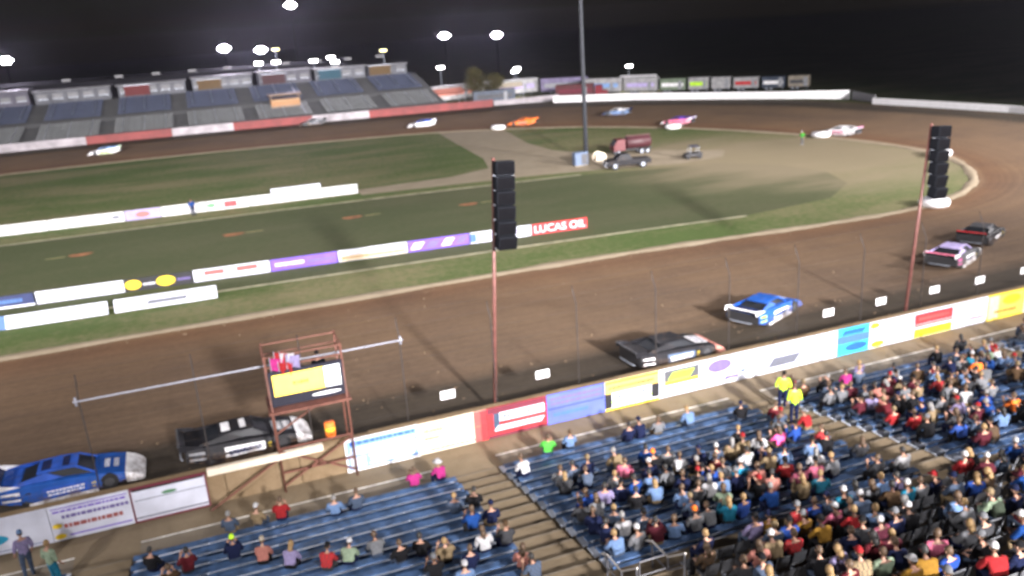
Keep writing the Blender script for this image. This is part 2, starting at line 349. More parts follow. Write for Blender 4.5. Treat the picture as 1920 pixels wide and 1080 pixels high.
def words(x0, x1, z0, z1, n, rg, fill=.75):
    "rows of small bars, like print too soft to read"
    out_ = []; h = (z1-z0)/n
    for r_ in range(n):
        x = x0+rg.uniform(0, .05)
        while x < x1-.05:
            l = rg.uniform(.05, .16)*(x1-x0+.6)/2; l = min(l, x1-x)
            out_.append((x, x+l, z0+h*r_+h*.18, z0+h*r_+h*fill)); x += l+.035
    return out_
PRINT = dict(lilac=(.12, .09, .26), lightblue=(.05, .12, .30), grey=(.09, .095, .12), salmon=(.27, .075, .07), slate=(.04, .06, .10), white=(.62, .64, .72), palegreen=(.08, .2, .10), cream=(.55, .45, .30), tan=(.30, .20, .10), yellow=(.72, .50, .02))
VINYL = (.54, .56, .65)
def board(label, x0, x1, y, h, base, prints, z0=.03, rz=0, tilt=0, name='advertising_board', group=None, frame=None, foot=True):
    "free standing or wall mounted board facing -y; prints: (shape, u0,u1,v0,v1, colour) in fractions"
    L = x1-x0; t = tag(ob(name, None, None, ((x0+x1)/2, y, z0), (tilt, 0, rz)), label, 'board', group)
    MB().box(-L/2+.01, L/2-.01, 0, .06, 0, h).build('panel', M('board_'+base, VINYL if base == 'white' else (.085, .115, .46) if base == 'blue' else PAL[base], .45, var=.14, scale=.9), t, bevel=.008)
    if frame:
        f = MB()
        for a in ((-L/2, L/2, h-.06, h+.012), (-L/2, L/2, -.012, .06)): f.box(a[0], a[1], -.018, .075, a[2], a[3])
        for a in (-L/2, L/2-.06): f.box(a, a+.06, -.016, .073, .061, h-.061)
        f.build('frame', P(frame), t)
    rg = random.Random(label); byc = {}
    for i, (shp, u0, u1, v0, v1, c) in enumerate(prints):
        X0, X1, Z0, Z1 = -L/2+u0*L, -L/2+u1*L, v0*h, v1*h; s = byc.setdefault((c, i), MB()); yy = -.004-.0015*i
        if shp == 'r': s.quad((X0, yy, Z0), (X1, yy, Z0), (X1, yy, Z1), (X0, yy, Z1))
        elif shp == 'e': s.add([((X0+X1)/2+(X1-X0)/2*math.cos(a), yy, (Z0+Z1)/2+(Z1-Z0)/2*math.sin(a)) for a in [2*math.pi*k/20 for k in range(20)]], [tuple(range(20))])
        elif shp == 's':
            d = (Z1-Z0)*.8; s.quad((X0, yy, Z0), (X1-d, yy, Z0), (X1, yy, Z1), (X0+d, yy, Z1))
        elif shp[0] == 'w':
            for a in words(X0, X1, Z0, Z1, int(shp[1:] or 1), rg): s.quad((a[0], yy, a[2]), (a[1], yy, a[2]), (a[1], yy, a[3]), (a[0], yy, a[3]))
    for (c, i), s in byc.items(): s.build('printed_graphic', M('print_'+c, PRINT.get(c, PAL[c]), .5, var=.1), t)
    return t
WY = 32.19
FB = [(-14.5, -7.95, 'white', [('e', .62, .78, .28, .55, 'teal'), ('w1', .1, .5, .35, .5, 'lightblue'), ('r', .05, .95, .08, .10, 'lightblue')], 'white wall board with a teal oval, behind the standing person in lilac'),
      (-7.95, -5.05, 'white', [('r', .04, .97, .90, .93, 'purple'), ('w1', .05, .95, .78, .88, 'purple'), ('w1', .15, .97, .58, .74, 'lilac'), ('w1', .15, .9, .3, .5, 'salmon'), ('e', .02, .14, .36, .5, 'yellow'), ('e', .02, .16, .05, .2, 'yellow'), ('r', .2, .97, .1, .14, 'purple')], 'white wall board with purple border lines and rows of small print'),
      (-5.05, -2.2, 'white', [('r', .03, .97, .9, .985, 'black'), ('r', .02, .99, .1, .14, 'grey'), ('r', .05, .98, .62, .64, 'slate'), ('e', .4, .6, .66, .76, 'palegreen')], 'white wall board with a black bar along its top edge'),
      (3.4, 6.6, 'lightblue', [('r', .03, .97, .5, .55, 'white'), ('w1', .06, .95, .78, .94, 'blue'), ('w2', .06, .95, .56, .76, 'white'), ('w3', .3, .95, .1, .46, 'white'), ('r', .06, .26, .1, .42, 'white')], 'pale blue wall board with white rows of print in a white frame'),
      (6.6, 9.8, 'cream', [('r', .9, 1, .0, 1, 'red'), ('r', .8, .9, 0, 1, 'salmon'), ('w1', .06, .36, .62, .84, 'tan'), ('w1', .08, .3, .42, .54, 'brown'), ('w1', .03, .8, .06, .16, 'salmon'), ('r', .0, .9, .5, .52, 'tan')], 'cream wall board fading to red at one end'),
      (9.8, 12.7, 'red', [('r', 0, 1, .8, 1, 'maroon'), ('r', .2, .96, .52, .8, 'white'), ('w1', .25, .9, .58, .74, 'slate'), ('r', .1, .2, .3, .8, 'slate'), ('s', .1, .96, .22, .38, 'white'), ('r', 0, 1, 0, .1, 'maroon')], 'red and maroon wall board with a white lettered band'),
      (12.7, 15.7, 'blue', [('w2', .06, .94, .6, .92, 'lilac'), ('r', .02, .98, .5, .53, 'navy'), ('w1', .1, .7, .2, .42, 'lightblue')], 'bright blue wall board with pale lettering'),
      (15.7, 18.6, 'white', [('r', 0, 1, .58, 1, 'gold'), ('r', .0, 1, .92, 1, 'yellow'), ('w1', .06, .9, .68, .84, 'brown'), ('r', .0, .12, .08, .58, 'black'), ('r', .86, 1, .12, .6, 'black'), ('w1', .16, .82, .36, .5, 'slate'), ('r', .12, .86, .24, .3, 'lime'), ('r', 0, 1, 0, .07, 'yellow')], 'yellow and black wall board with a white lower half'),
      (18.6, 21.1, 'white', [('r', .12, .9, .4, .92, 'darkgrey'), ('s', .2, .8, .58, .82, 'lime'), ('r', .14, .88, .44, .52, 'yellow')], 'white wall board with a black and lime logo box'),
      (21.1, 29.3, 'white', [('e', .03, .2, .46, .92, 'lilac'), ('s', .2, .48, .3, .36, 'lightblue'), ('s', .14, .26, .14, .26, 'lilac'), ('s', .46, .72, .18, .52, 'grey'), ('w1', .4, .9, .7, .78, 'lightblue')], 'long white wall board with a lilac oval and a grey box'),
      (29.3, 31.4, 'cyan', [('r', 0, 1, .42, .72, 'lightblue'), ('s', .1, .9, .74, .92, 'royal'), ('e', .25, .95, .1, .4, 'royal')], 'cyan wall board with dark blue marks'),
      (31.4, 34.5, 'white', [('e', .0, .22, .74, .98, 'yellow'), ('e', .04, .34, .02, .26, 'yellow'), ('w1', .4, .7, .7, .86, 'lilac'), ('w1', .35, .9, .3, .4, 'salmon')], 'white wall board with two yellow spots'),
      (34.5, 37.2, 'white', [('r', 0, 1, .52, .92, 'red'), ('w1', .1, .9, .62, .82, 'salmon'), ('r', .0, 1, .42, .5, 'brown'), ('r', .0, 1, .02, .34, 'yellow')], 'wall board with a red upper band and a yellow lower band'),
      (37.2, 39.8, 'white', [('w1', .5, .95, .2, .34, 'red'), ('w1', .1, .8, .6, .7, 'cream')], 'plain white wall board with a small red line of print'),
      (39.8, 42.6, 'gold', [('r', 0, .3, 0, 1, 'cream'), ('w1', .2, .8, .2, .4, 'orange'), ('e', .4, .9, .5, .9, 'yellow')], 'golden wall board fading to cream at one end'),
      (42.6, 46.5, 'white', [('e', .08, .4, .4, .9, 'lilac'), ('w1', .4, .9, .3, .6, 'slate')], 'white wall board with a lilac oval at the far end of the row'),
      (46.5, 50, 'white', [('w1', .1, .9, .4, .7, 'red')], 'white wall board with one red line of lettering')]
for x0, x1, base, pr, lab in FB:
    board(lab, x0, x1, WY, 1.5, base, pr, z0=.06, frame={'lightblue': 'white', 'gold': 'yellow'}.get(base) if x0 != -5.05 else 'maroon', group='boards on the front wall')

# ------------------------------------------------------------------ infield boards
BA = [(-22, -13.9, 'navy', [('w1', .5, .9, .3, .8, 'lightblue'), ('r', 0, 1, .0, .14, 'white'), ('w1', .1, .45, .3, .8, 'white')], 'navy infield board with pale blue lettering and a white lower edge'),
      (-13.8, -7.65, 'white', [('e', .2, .28, .4, .56, 'green'), ('e', .46, .54, .4, .56, 'green'), ('e', .72, .82, .4, .56, 'green'), ('w1', .05, .18, .35, .6, 'lightblue')], 'white infield board with three small green ovals'),
      (-7.6, -2.65, 'black', [('e', .0, .24, .1, .9, 'yellow'), ('e', .46, .74, .08, .92, 'yellow'), ('w1', .26, .45, .3, .6, 'white'), ('w1', .76, .98, .3, .65, 'lilac')], 'black infield board with two yellow blobs'),
      (-2.6, 3.25, 'white', [('r', .14, .4, .45, .85, 'salmon'), ('r', .56, .84, .45, .88, 'salmon'), ('w1', .04, .12, .2, .7, 'lilac'), ('w1', .15, .9, .12, .3, 'lilac')], 'white infield board with two pinkish blocks'),
      (3.3, 8.65, 'purple', [('w1', .06, .5, .3, .75, 'white'), ('w1', .55, .95, .3, .7, 'lilac')], 'purple infield board with white script'),
      (8.7, 14.45, 'white', [('r', .02, .98, .04, .5, 'cream'), ('w1', .04, .96, .1, .52, 'tan'), ('r', .02, .98, .54, .58, 'lilac')], 'white infield board with a tan line of lettering below'),
      (14.5, 19.85, 'purple', [('s', .03, .27, .2, .78, 'white'), ('s', .28, .52, .2, .78, 'lilac'), ('s', .53, .76, .2, .82, 'white'), ('s', .77, .98, .25, .85, 'lilac')], 'purple infield board with four slanted white marks'),
      (19.9, 25.45, 'white', [('w2', .12, .9, .25, .8, 'lilac'), ('r', 0, .1, .1, .9, 'lightblue')], 'white infield board with two rows of grey lilac print'),
      (25.5, 30.7, 'red', [], 'red infield board with white LUCAS OIL lettering')]
for x0, x1, base, pr, lab in BA:
    yc = 67.3-.062*(x0+x1)/2
    t = board(lab, x0, x1, yc, .95, base, pr, z0=.05, rz=-.062, group='boards along the lawn')
    MB().box(-(x1-x0)/2, (x1-x0)/2, -.05, .12, -.05, -.002).build('base_rail', BLACK, t)
    for sx in (-.4, .4): MB().bar((sx*(x1-x0), .07, .8), (sx*(x1-x0), .6, -.04), .05).build('brace', STEEL, t)
    if base == 'red':
        tm = text_mesh('LUCAS OIL', .66, .01); tm.materials.clear(); tm.materials.append(P('white'))
        lt = ob('lettering', tm, t, (0, -.012, .17), (R(90), 0, 0))
        wd = max(v.co.x for v in tm.vertices)-min(v.co.x for v in tm.vertices); lt.scale = (4.8/wd, 1, 1)
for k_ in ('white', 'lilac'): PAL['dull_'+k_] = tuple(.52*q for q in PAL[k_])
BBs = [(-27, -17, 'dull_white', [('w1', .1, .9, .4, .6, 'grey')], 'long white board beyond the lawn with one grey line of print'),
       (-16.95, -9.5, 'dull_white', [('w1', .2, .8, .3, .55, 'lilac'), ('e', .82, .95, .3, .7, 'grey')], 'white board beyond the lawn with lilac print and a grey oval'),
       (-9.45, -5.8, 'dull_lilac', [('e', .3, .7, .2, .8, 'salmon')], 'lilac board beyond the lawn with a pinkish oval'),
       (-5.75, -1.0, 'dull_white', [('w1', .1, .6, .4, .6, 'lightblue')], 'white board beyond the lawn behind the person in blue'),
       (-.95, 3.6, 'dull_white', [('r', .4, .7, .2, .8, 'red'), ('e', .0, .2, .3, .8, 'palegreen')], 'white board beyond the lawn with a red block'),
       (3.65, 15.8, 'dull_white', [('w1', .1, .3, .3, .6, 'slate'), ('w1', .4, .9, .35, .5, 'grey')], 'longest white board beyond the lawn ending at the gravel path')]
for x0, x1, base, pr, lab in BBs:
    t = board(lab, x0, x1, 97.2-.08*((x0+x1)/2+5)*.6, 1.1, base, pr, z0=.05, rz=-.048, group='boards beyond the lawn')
    for sx in (-.4, .4): MB().bar((sx*(x1-x0), .07, .9), (sx*(x1-x0), .7, -.04), .05).build('brace', STEEL, t)
for x0, x1, lab in ((-15.8, -8.4, 'low white board tilted back beside the track with a faint salmon line'), (-8.0, -1.0, 'low white board tilted back beside the track with a grey swoosh')):
    t = board(lab, x0, x1, 62.3-.04*((x0+x1)/2+8), .95, 'white', [('s', .3, .72, .3, .6, 'grey'), ('w1', .1, .9, .82, .9, 'slate')] if x0 > -9 else [('w1', .3, .9, .78, .88, 'salmon'), ('r', 0, .12, 0, 1, 'lightblue')], z0=.08, rz=-.04, tilt=R(-28), group='low boards beside the front straight')
t = board('small white board lying in the grass behind the long boards', 6.5, 12.5, 103.5, .55, 'white', [('r', .1, .5, .3, .5, 'palegreen')], z0=.02, tilt=R(-35))

# ------------------------------------------------------------------ catch fence, marker plates, speaker poles
FENCE = M('fence_steel', (.052, .046, .044), .9, spec=.05)
fx = thing('catch_fence', 'tall steel catch fence of thin posts and cables above the front wall', 'fence', (0, 32.95, 0))
pm = MB().tube([(0, 0, 0), (0, 0, 5.6), (0, .28, 6.1), (0, .4, 6.4)], .026, 8).mesh('post', FENCE, True)
for i in range(20): ob("post", pm, fx, (-22.8+4.17*i, 0, -.15))
for k, z in enumerate((1.9, 2.7, 3.5, 4.3, 5.1, 5.9, 6.5)): MB().tube([(-30, .06, z), (60, .06, z)], .0035, 5).build('cable', FENCE, fx)
rail = MB().tube([(-6.3, 0, 0), (6.5, 0, 0)], .042, 8); 
rail.tube([(-6.2, 0, -.18), (-6.2, 0, .18)], .05); rail.tube([(6.4, 0, -.18), (6.4, 0, .18)], .05)
tag(rail.build('guard_rail', M('pale_steel', (.27, .275, .32), .6), None, (0, 32.8, 5.36), smooth=True), 'pale steel pipe fixed across the fence posts behind the flag stand', 'pipe')
plm = MB().box(-.34, .34, -.015, .015, -.2, .2).mesh('sign_plate', WHITE, bevel=.01); gm = MB()
for a in words(-.24, .24, -.12, .12, 1, random.Random(5)): gm.quad((a[0], -.02, a[2]), (a[1], -.02, a[2]), (a[1], -.02, a[3]), (a[0], -.02, a[3]))
gm = gm.mesh('printed_graphic', P('grey'))
for x in (8.26, 12.85, 29.2, 32.69, 36.44, 39.78, 43.26, 46.8):
    o = tag(ob('sign_plate', plm, None, (x, 32.86, 2.36)), 'small white plate hung on the catch fence cables', 'sign', 'white plates on the catch fence'); ob('printed_graphic', gm, o)
SPK = M('speaker_black', (.005, .006, .009), .85, spec=.15)
def speaker_pole(x, label, slabel, n, h):
    lean = R(3.8)
    t = tag(ob('speaker_pole', None, None, (x, 33.05, .5), (0, lean, 0)), label, 'pole')
    MB().tube([(0, 0, 0), (0, 0, h)], [.095, .075], 12).build('shaft', REDPOLE, t, smooth=True)
    MB().box(-.3, .3, -.3, .3, 0, .04).box(-.06, .06, -.5, .0, h-.35, h-.2).build('bracket', REDPOLE, t)
    s = tag(ob('loudspeaker_column', None, None, (x+.32, 32.72, .5), (0, lean, 0)), slabel, 'loudspeaker')
    for i in range(n):
        zt = h-.1-i*.62; dy = -.02*i-.008*i*i
        b = MB().box(-.42, .42, -.34, .22, -.29, .29).build('speaker_box', SPK, s, (0, dy, zt-.3), (R(3*i-4), 0, 0), bevel=.03)
        MB().box(-.38, .38, -.352, -.343, -.25, .25).build('grille', M('grille_black', (.004, .004, .005), .95, spec=.05), b)
        MB().box(-.45, .45, -.05, .05, -.335, -.295).build('rigging_bar', STEEL, b)
speaker_pole(10.45, 'tall red steel pole at the wall beside the red and maroon board', 'long black line array loudspeaker hanging on the pole by the maroon board', 6, 12.1)
speaker_pole(34.6, 'tall red steel pole at the wall behind the board with red and yellow bands', 'black line array loudspeaker on the pole by the first turn', 6, 11.1)

# ------------------------------------------------------------------ flag stand
fs = thing('flag_stand', 'orange steel flag stand tower with a yellow lit sign beside the wall', 'flag stand', (0, 32, 0))
pst = MB().tube([(0, 0, 0), (0, 0, 6.1)], .045, 8).mesh('post', ORANGE, True)
for x in (.75, 3.75):
    for y in (-.1, 1.5): ob('post', pst, fs, (x, y, 0))
MB().box(.6, 3.9, -.25, 1.65, 3.58, 3.68).build('platform', ORANGE, fs)
for z in (5.6, 6.02):
    f = MB()
    for y in (-.1, 1.5): f.bar((.75, y, z), (3.75, y, z), .05)
    for x in (.75, 3.75): f.bar((x, -.1, z), (x, 1.5, z), .05)
    f.build('hand_rail', ORANGE, fs)
for a, b in (((.75, -.1, .3), (3.75, -.1, 1.9)), ((.75, -.1, 1.9), (3.75, -.1, .3)), ((.75, 1.5, 1.9), (3.75, 1.5, 3.5)), ((-2.2, -.3, .1), (.75, -.1, 1.6)), ((.75, -.1, 2.0), (3.75, -.1, 2.0)), ((.75, -.1, .9), (3.75, -.1, .9))):
    MB().bar(a, b, .07).build('brace', ORANGE, fs)
MB().box(-2.1, 2.5, -.16, .1, 1.52, 1.8).build('cream_beam', P('cream'), fs, bevel=.02)
sg = tag(ob('lit_sign', None, None, (2.25, 31.72, 3.93)), 'dark framed lit sign with a yellow screen on the flag stand', 'sign')
MB().box(-1.46, 1.46, 0, .16, 0, 1.5).build('cabinet', M('sign_cabinet', (.008, .008, .018), .6), sg, bevel=.02)
YS = M('yellow_screen', (1, .74, .10), .5, var=.1, scale=3, emit=.75); WS = M('white_screen', (.85, .92, .95), .5, var=.1, scale=3, emit=.8)
MB().box(-1.32, .70, -.012, -.002, .46, 1.36).build('screen', YS, sg)
MB().box(.71, 1.34, -.012, -.002, .46, 1.36).build('screen', WS, sg)
gmm = MB()
for a in words(-.6, .1, .8, 1.04, 1, random.Random(2)): gmm.quad((a[0], -.018, a[2]), (a[1], -.018, a[2]), (a[1], -.018, a[3]), (a[0], -.018, a[3]))
for u in (.82, 1.02, 1.2): gmm.quad((u, -.018, 1.24), (u+.13, -.018, 1.24), (u+.13, -.018, 1.32), (u, -.018, 1.32)); gmm.quad((u, -.018, .5), (u+.13, -.018, .5), (u+.13, -.018, .58), (u, -.018, .58))
gmm.build('printed_graphic', P('brown'), sg)
MB().add([(.1+.6*(1+math.cos(a)), -.006, .22+.07*math.sin(a)) for a in [2*math.pi*k/16 for k in range(16)]], [tuple(range(16))]).build('printed_graphic', P('white'), sg)
# rolled flags in the rack on the platform
for i, (c, dx, dz) in enumerate((('red', 0, .15), ('white', .22, .1), ('magenta', -.2, -.05), ('lilac', .42, 0), ('red', .1, -.25))):
    names = ['bright red racing flag hanging in the flag rack', 'white racing flag hanging in the flag rack', 'magenta racing flag hanging in the flag rack', 'pale lilac racing flag hanging in the flag rack', 'short red racing flag at the bottom of the flag rack']
    o = tag(ob('racing_flag', None, None, (1.15+dx, 31.86-.03*i, 5.55+dz)), names[i], 'flag', 'flags on the flag stand')
    MB().tube([(0, 0, -.55), (0, 0, .55)], .018, 6).build('stick', STEEL, o)
    f = MB()
    for a in range(7):
        for b in range(5): f.v.append((.02+.09*a*(.9 if b else 1), -.05*math.sin(a*1.6+b*.5+i), .5-.13*b-.02*a))
    for a in range(6):
        for b in range(4): q = a*5+b; f.f.append((q, q+5, q+6, q+1)); f.m.append(0)
    f.build('cloth', CL(c), o, smooth=True)
ob_ = thing('fire_barrel', 'orange and yellow drum standing beside the flag stand', 'barrel', (3.0, 33.15, 1.5))
MB().tube([(0, 0, 0), (0, 0, .05), (0, 0, .8), (0, 0, .85)], [.28, .3, .3, .28], 14).build('drum', P('orange'), ob_, smooth=True)
MB().tube([(0, 0, .35), (0, 0, .55)], .306, 14).build('band', P('yellow'), ob_, smooth=True); ob_.scale = (.75, .75, .75)

# ------------------------------------------------------------------ floodlight towers
HOUS = M('lamp_housing', (.2, .21, .23), .5, .4)
lens_me = MB().tube([(0, 0, 0), (0, -.03, 0), (0, -.08, 0)], [.34, .34, .2], 14).mesh('lens', LAMP)
hous_me = MB().tube([(0, .34, 0), (0, .25, 0), (0, .001, 0)], [.14, .26, .37], 14).mesh('lamp_housing', HOUS, True)
def flood_tower(label, x, y, h, aim, watts, nx=4, nz=2, r=.35, group='floodlight towers around the oval', size=150, col=(1, .95, .95), blend=.7, soft=.9, big=1, mast=None):
    a = math.atan2(aim[1]-y, aim[0]-x)+math.pi/2
    t = thing('floodlight_tower', label, 'light tower', (x, y, -.36), a, group)
    MB().tube([(0, 0, 0), (0, 0, h*.5), (0, 0, h+.36+.4)], [r, r*.8, r*.55], 10).build('mast', mast or STEEL, t, smooth=True)
    MB().box(-r*1.8, r*1.8, -r*1.8, r*1.8, 0, .25).build('base_plate', STEEL, t)
    tilt = R(22)
    for k, n_ in enumerate((nx-1, nx+1, nx-1)[:nz+1]):
        zz = h+.36-.66*k*big
        MB().box(-.4*n_*big, .4*n_*big, .06, .18, zz-.06, zz+.06).build('crossarm', STEEL, t)
        for i in range(n_):
            hb = ob('lamp', hous_me, t, ((i-(n_-1)/2)*.78*big, -.36, zz), (tilt, 0, 0)); hb.scale = (big,)*3; ob('lens', lens_me, hb)
    if watts:
        L = bpy.data.lights.new('flood', 'SPOT'); L.energy = watts; L.spot_size = R(size); L.spot_blend = blend; L.shadow_soft_size = soft; L.color = col
        lo = bpy.data.objects.new('flood', L); COL.objects.link(lo); lo.parent = t; lo.location = (0, -1.1, h+.2)
        d = Vector((aim[0]-x, aim[1]-y, -h)); 
        lo.rotation_euler = (R(90)-math.atan2(h, math.hypot(d.x, d.y)), 0, math.pi)
    return t
KW = 1.0e5
# towers on the near side: wide heads over the front straight, high beam heads aimed across the infield
flood_tower('floodlight tower beside the left end of the near stand', -36, -25, 34, (-16, 58), 1.3*KW, size=84, blend=1, soft=2.2)
flood_tower('floodlight tower beside the middle of the near stand', 30, -26, 34, (20, 58), 1.0*KW, size=84, blend=1, soft=2.2)
flood_tower('floodlight tower at the turn end of the near stand', 84, -12, 34, (58, 50), 3.4*KW, size=84, blend=1, soft=2.2)
flood_tower('tall beam floodlight tower behind the left end of the near stand', -60, -60, 35, (-25, 165), 30*KW, size=40, blend=1, soft=3)
flood_tower('tall beam floodlight tower behind the middle of the near stand', 15, -62, 35, (28, 165), 27*KW, size=40, blend=1, soft=3)
flood_tower('tall beam floodlight tower behind the turn end of the near stand', 88, -50, 35, (78, 150), 25*KW, size=40, blend=1, soft=3)
flood_tower('floodlight tower outside the first turn beyond the wall end', 134, 52, 27, (72, 60), 3.0*KW, soft=2)
flood_tower('added unseen fill floodlight tower outside the fourth turn', -95, 40, 30, (0, 75), 3.2*KW, soft=1.5)  # added out of view as side fill, to weaken the shadows
flood_tower('tall grey floodlight mast rising from the gravel path in the infield', 45.7, 97, 31, (45, 55), .10*KW, soft=1.5, r=.30, size=172, mast=M('grey_mast', (.042, .045, .052), .7, spec=.1))
DMAST = M('dark_mast', (.01, .01, .012), .9, spec=.05)
BT = [(-40.1, 228, 17.4, 'cool white floodlight tower above the yellow banner of the far suites'), (8.4, 228, 16.7, 'floodlight tower above the olive sign of the far suites'), (17.2, 228, 15.7, 'floodlight tower above the orange kiosk'),
      (26.5, 232, 26.2, 'tallest floodlight tower above the far stand'), (66, 228, 16, 'floodlight tower above the tree by the pit awnings'), (81.2, 228, 15.2, 'floodlight tower above the lit pit awning')]
for x, y, h, lab in BT: flood_tower(lab, x, y, h, (x*.6+10, 120), (.09 if h < 20 else .2)*KW, nx=4, nz=2, r=.12, big=.8, mast=DMAST, col=(.84, .76, 1))
ll = MB().box(-.9, .9, -.03, .0, -.3, .3).mesh('lens', LAMP2); lly = MB().box(-.8, .8, -.03, 0, -.25, .25).mesh('lens', LAMPY); lh = MB().box(-1, 1, .001, .3, -.36, .36).mesh('lamp_housing', HOUS)
for i, (x, z, y, warm) in enumerate(((15.1, 10.8, 213.5, 0), (19.2, 10.8, 213.5, 0), (28.1, 10.4, 213.5, 0), (32.4, 10.9, 213.5, 0), (32.9, 9.9, 211, 0), (45.9, 13.1, 215, 1), (60.2, 7.8, 214, 0), (79.5, 5.4, 211, 0), (80.9, 5.9, 213, 0), (107, 4.9, 199, 0), (20.5, 13.6, 224, 1))):
    t = thing('lamp_post', ['slim lamp post with one bright bar lamp behind the far suites', 'slim lamp post with a dim yellow lamp behind the far suites'][warm] if y > 210 and x < 50 else 'short lamp post with one bright bar lamp among the pit trailers', 'lamp post', (x, y, -.36), 0, ['bar lamps behind the far suites', 'yellow lamps behind the far suites'][warm] if y > 210 and x < 50 else 'bar lamps among the pit trailers')
    MB().tube([(0, 0, 0), (0, 0, z+.36+(1.5 if y > 210 and x < 40 else 0))], .09, 8).build('pole', STEEL, t)
    hb = ob('lamp', lh, t, (0, -.2, z+.36+(1.5 if y > 210 and x < 40 else 0))); ob('lens', lly if warm else ll, hb)
for x, y, z, e in ((62, 203, 6.5, 1.4e4), (78, 203, 5.2, 1.2e4), (104, 190, 5.5, 9e3), (24, 211, 12, 8e3)):
    pass
# service cabinets at the foot of the mast
t = thing('equipment_cabinet', 'purple grey cabinet at the foot of the infield mast', 'cabinet', (44.2, 95.6, .01))
MB().box(-.9, .9, -.5, .5, .08, 1.7).build('body', P('slate'), t, bevel=.04); MB().box(-.05, .8, -.52, -.505, .2, 1.5).build('door', P('darkgrey'), t); MB().box(-.92, .92, -.52, .52, 0, .08).build('plinth', PATH, t)
t = thing('cable_reel', 'cream wooden cable reel beside the infield mast', 'cable reel', (46.7, 95.2, .01))
for yy in (-.5, .5): MB().tube([(0, yy-.04, .75), (0, yy+.04, .75)], .75, 18).build('flange', P('cream'), t)
MB().tube([(0, -.46, .75), (0, .46, .75)], .38, 14).build('drum', P('salmon'), t, smooth=True)

# ------------------------------------------------------------------ race cars
def loft(secs, close=True):
    s = MB(); n = len(secs[0])
    for q in secs: s.v += q
    for i in range(len(secs)-1):
        for k in range(n-1): s.f.append((i*n+k, (i+1)*n+k, (i+1)*n+k+1, i*n+k+1)); s.m.append(0)
        s.f.append((i*n+n-1, (i+1)*n+n-1, (i+1)*n, i*n)); s.m.append(0)
    s.f += [tuple(range(n)), tuple(range(len(secs)*n-1, (len(secs)-1)*n-1, -1))]; s.m += [0, 0]
    return s
def sec(x, wt, wb, zt, zb):
    zm = zb+(zt-zb)*.45; return [(x, -wb, zb), (x, -wb*1.02, zm), (x, -wt, zt-.03), (x, -wt+.05, zt), (x, wt-.05, zt), (x, wt, zt-.03), (x, wb*1.02, zm), (x, wb, zb)]
CAR = {}
CAR['body'] = loft([sec(-2.5, 1.0, 1.08, .98, .44), sec(-2.0, 1.03, 1.1, .985, .26), sec(-1.2, 1.05, 1.12, .97, .15), sec(.2, 1.04, 1.12, .87, .13), sec(1.1, 1.03, 1.11, .78, .14)]).mesh('body', None, bevel=.012)
CAR['hood'] = loft([sec(1.11, 1.02, 1.10, .782, .15), sec(1.7, 1.0, 1.08, .70, .2), sec(2.15, .98, 1.05, .60, .24)]).mesh('hood', None, bevel=.012)
CAR['nose'] = loft([sec(2.16, .98, 1.05, .60, .14), sec(2.5, .97, 1.03, .46, .10), sec(2.78, .93, .98, .27, .08), sec(2.88, .85, .9, .16, .08)]).mesh('nose', None, bevel=.012)
CAR['roof'] = loft([[(-1.1, -.66, 1.20), (-1.1, -.60, 1.24), (-1.1, .60, 1.24), (-1.1, .66, 1.20)], [(-.3, -.70, 1.23), (-.3, -.63, 1.27), (-.3, .63, 1.27), (-.3, .70, 1.23)], [(.42, -.66, 1.19), (.42, -.60, 1.23), (.42, .60, 1.23), (.42, .66, 1.19)]]).mesh('roof', None)
CAR['cockpit'] = loft([[(-1.7, -.78, .9), (-1.7, -.70, .995), (-1.7, .70, .995), (-1.7, .78, .9)], [(-.9, -.72, .9), (-.9, -.58, 1.19), (-.9, .58, 1.19), (-.9, .72, .9)], [(.28, -.72, .84), (.28, -.58, 1.19), (.28, .58, 1.19), (.28, .72, .84)], [(.98, -.78, .7), (.98, -.72, .80), (.98, .72, .80), (.98, .78, .7)]]).mesh('cockpit', None)
for s_, nm in ((1, 'sail_l'), (-1, 'sail_r')):
    CAR[nm] = MB().add([(-.75, .70*s_, 1.22), (-.15, .82*s_, .93), (-2.45, .99*s_, .99), (-1.9, .93*s_, 1.09), (-.75, .67*s_, 1.22), (-.15, .78*s_, .93), (-2.45, .95*s_, .99), (-1.9, .89*s_, 1.09)],
        [(0, 1, 2, 3), (7, 6, 5, 4), (0, 4, 5, 1), (1, 5, 6, 2), (2, 6, 7, 3), (3, 7, 4, 0)]).mesh('sail_panel', None)
    CAR['fin'+nm] = MB().add([(-1.7, 1.0*s_, .985), (-2.78, 1.0*s_, .95), (-2.78, 1.0*s_, 1.24), (-2.5, 1.0*s_, 1.22), (-1.7, .975*s_, .985), (-2.78, .975*s_, .95), (-2.78, .975*s_, 1.24), (-2.5, .975*s_, 1.22)],
        [(0, 1, 2, 3), (7, 6, 5, 4), (0, 4, 5, 1), (1, 5, 6, 2), (2, 6, 7, 3), (3, 7, 4, 0)]).mesh('spoiler_fin', None)
    CAR['pil'+nm] = MB().bar((.38, .63*s_, 1.20), (1.05, .76*s_, .80), .07).mesh('pillar', None)
    CAR['door'+nm] = MB().add([(-.95, 1.146*s_, .30), (.75, 1.146*s_, .28), (.75, 1.118*s_, .66), (-.95, 1.118*s_, .78)], [(0, 1, 2, 3) if s_ < 0 else (3, 2, 1, 0)]).mesh('door_panel', None)
    CAR['quarter'+nm] = MB().add([(-2.42, 1.108*s_, .50), (-1.75, 1.136*s_, .44), (-1.75, 1.09*s_, .80), (-2.42, 1.07*s_, .84)], [(0, 1, 2, 3) if s_ < 0 else (3, 2, 1, 0)]).mesh('quarter_panel', None)
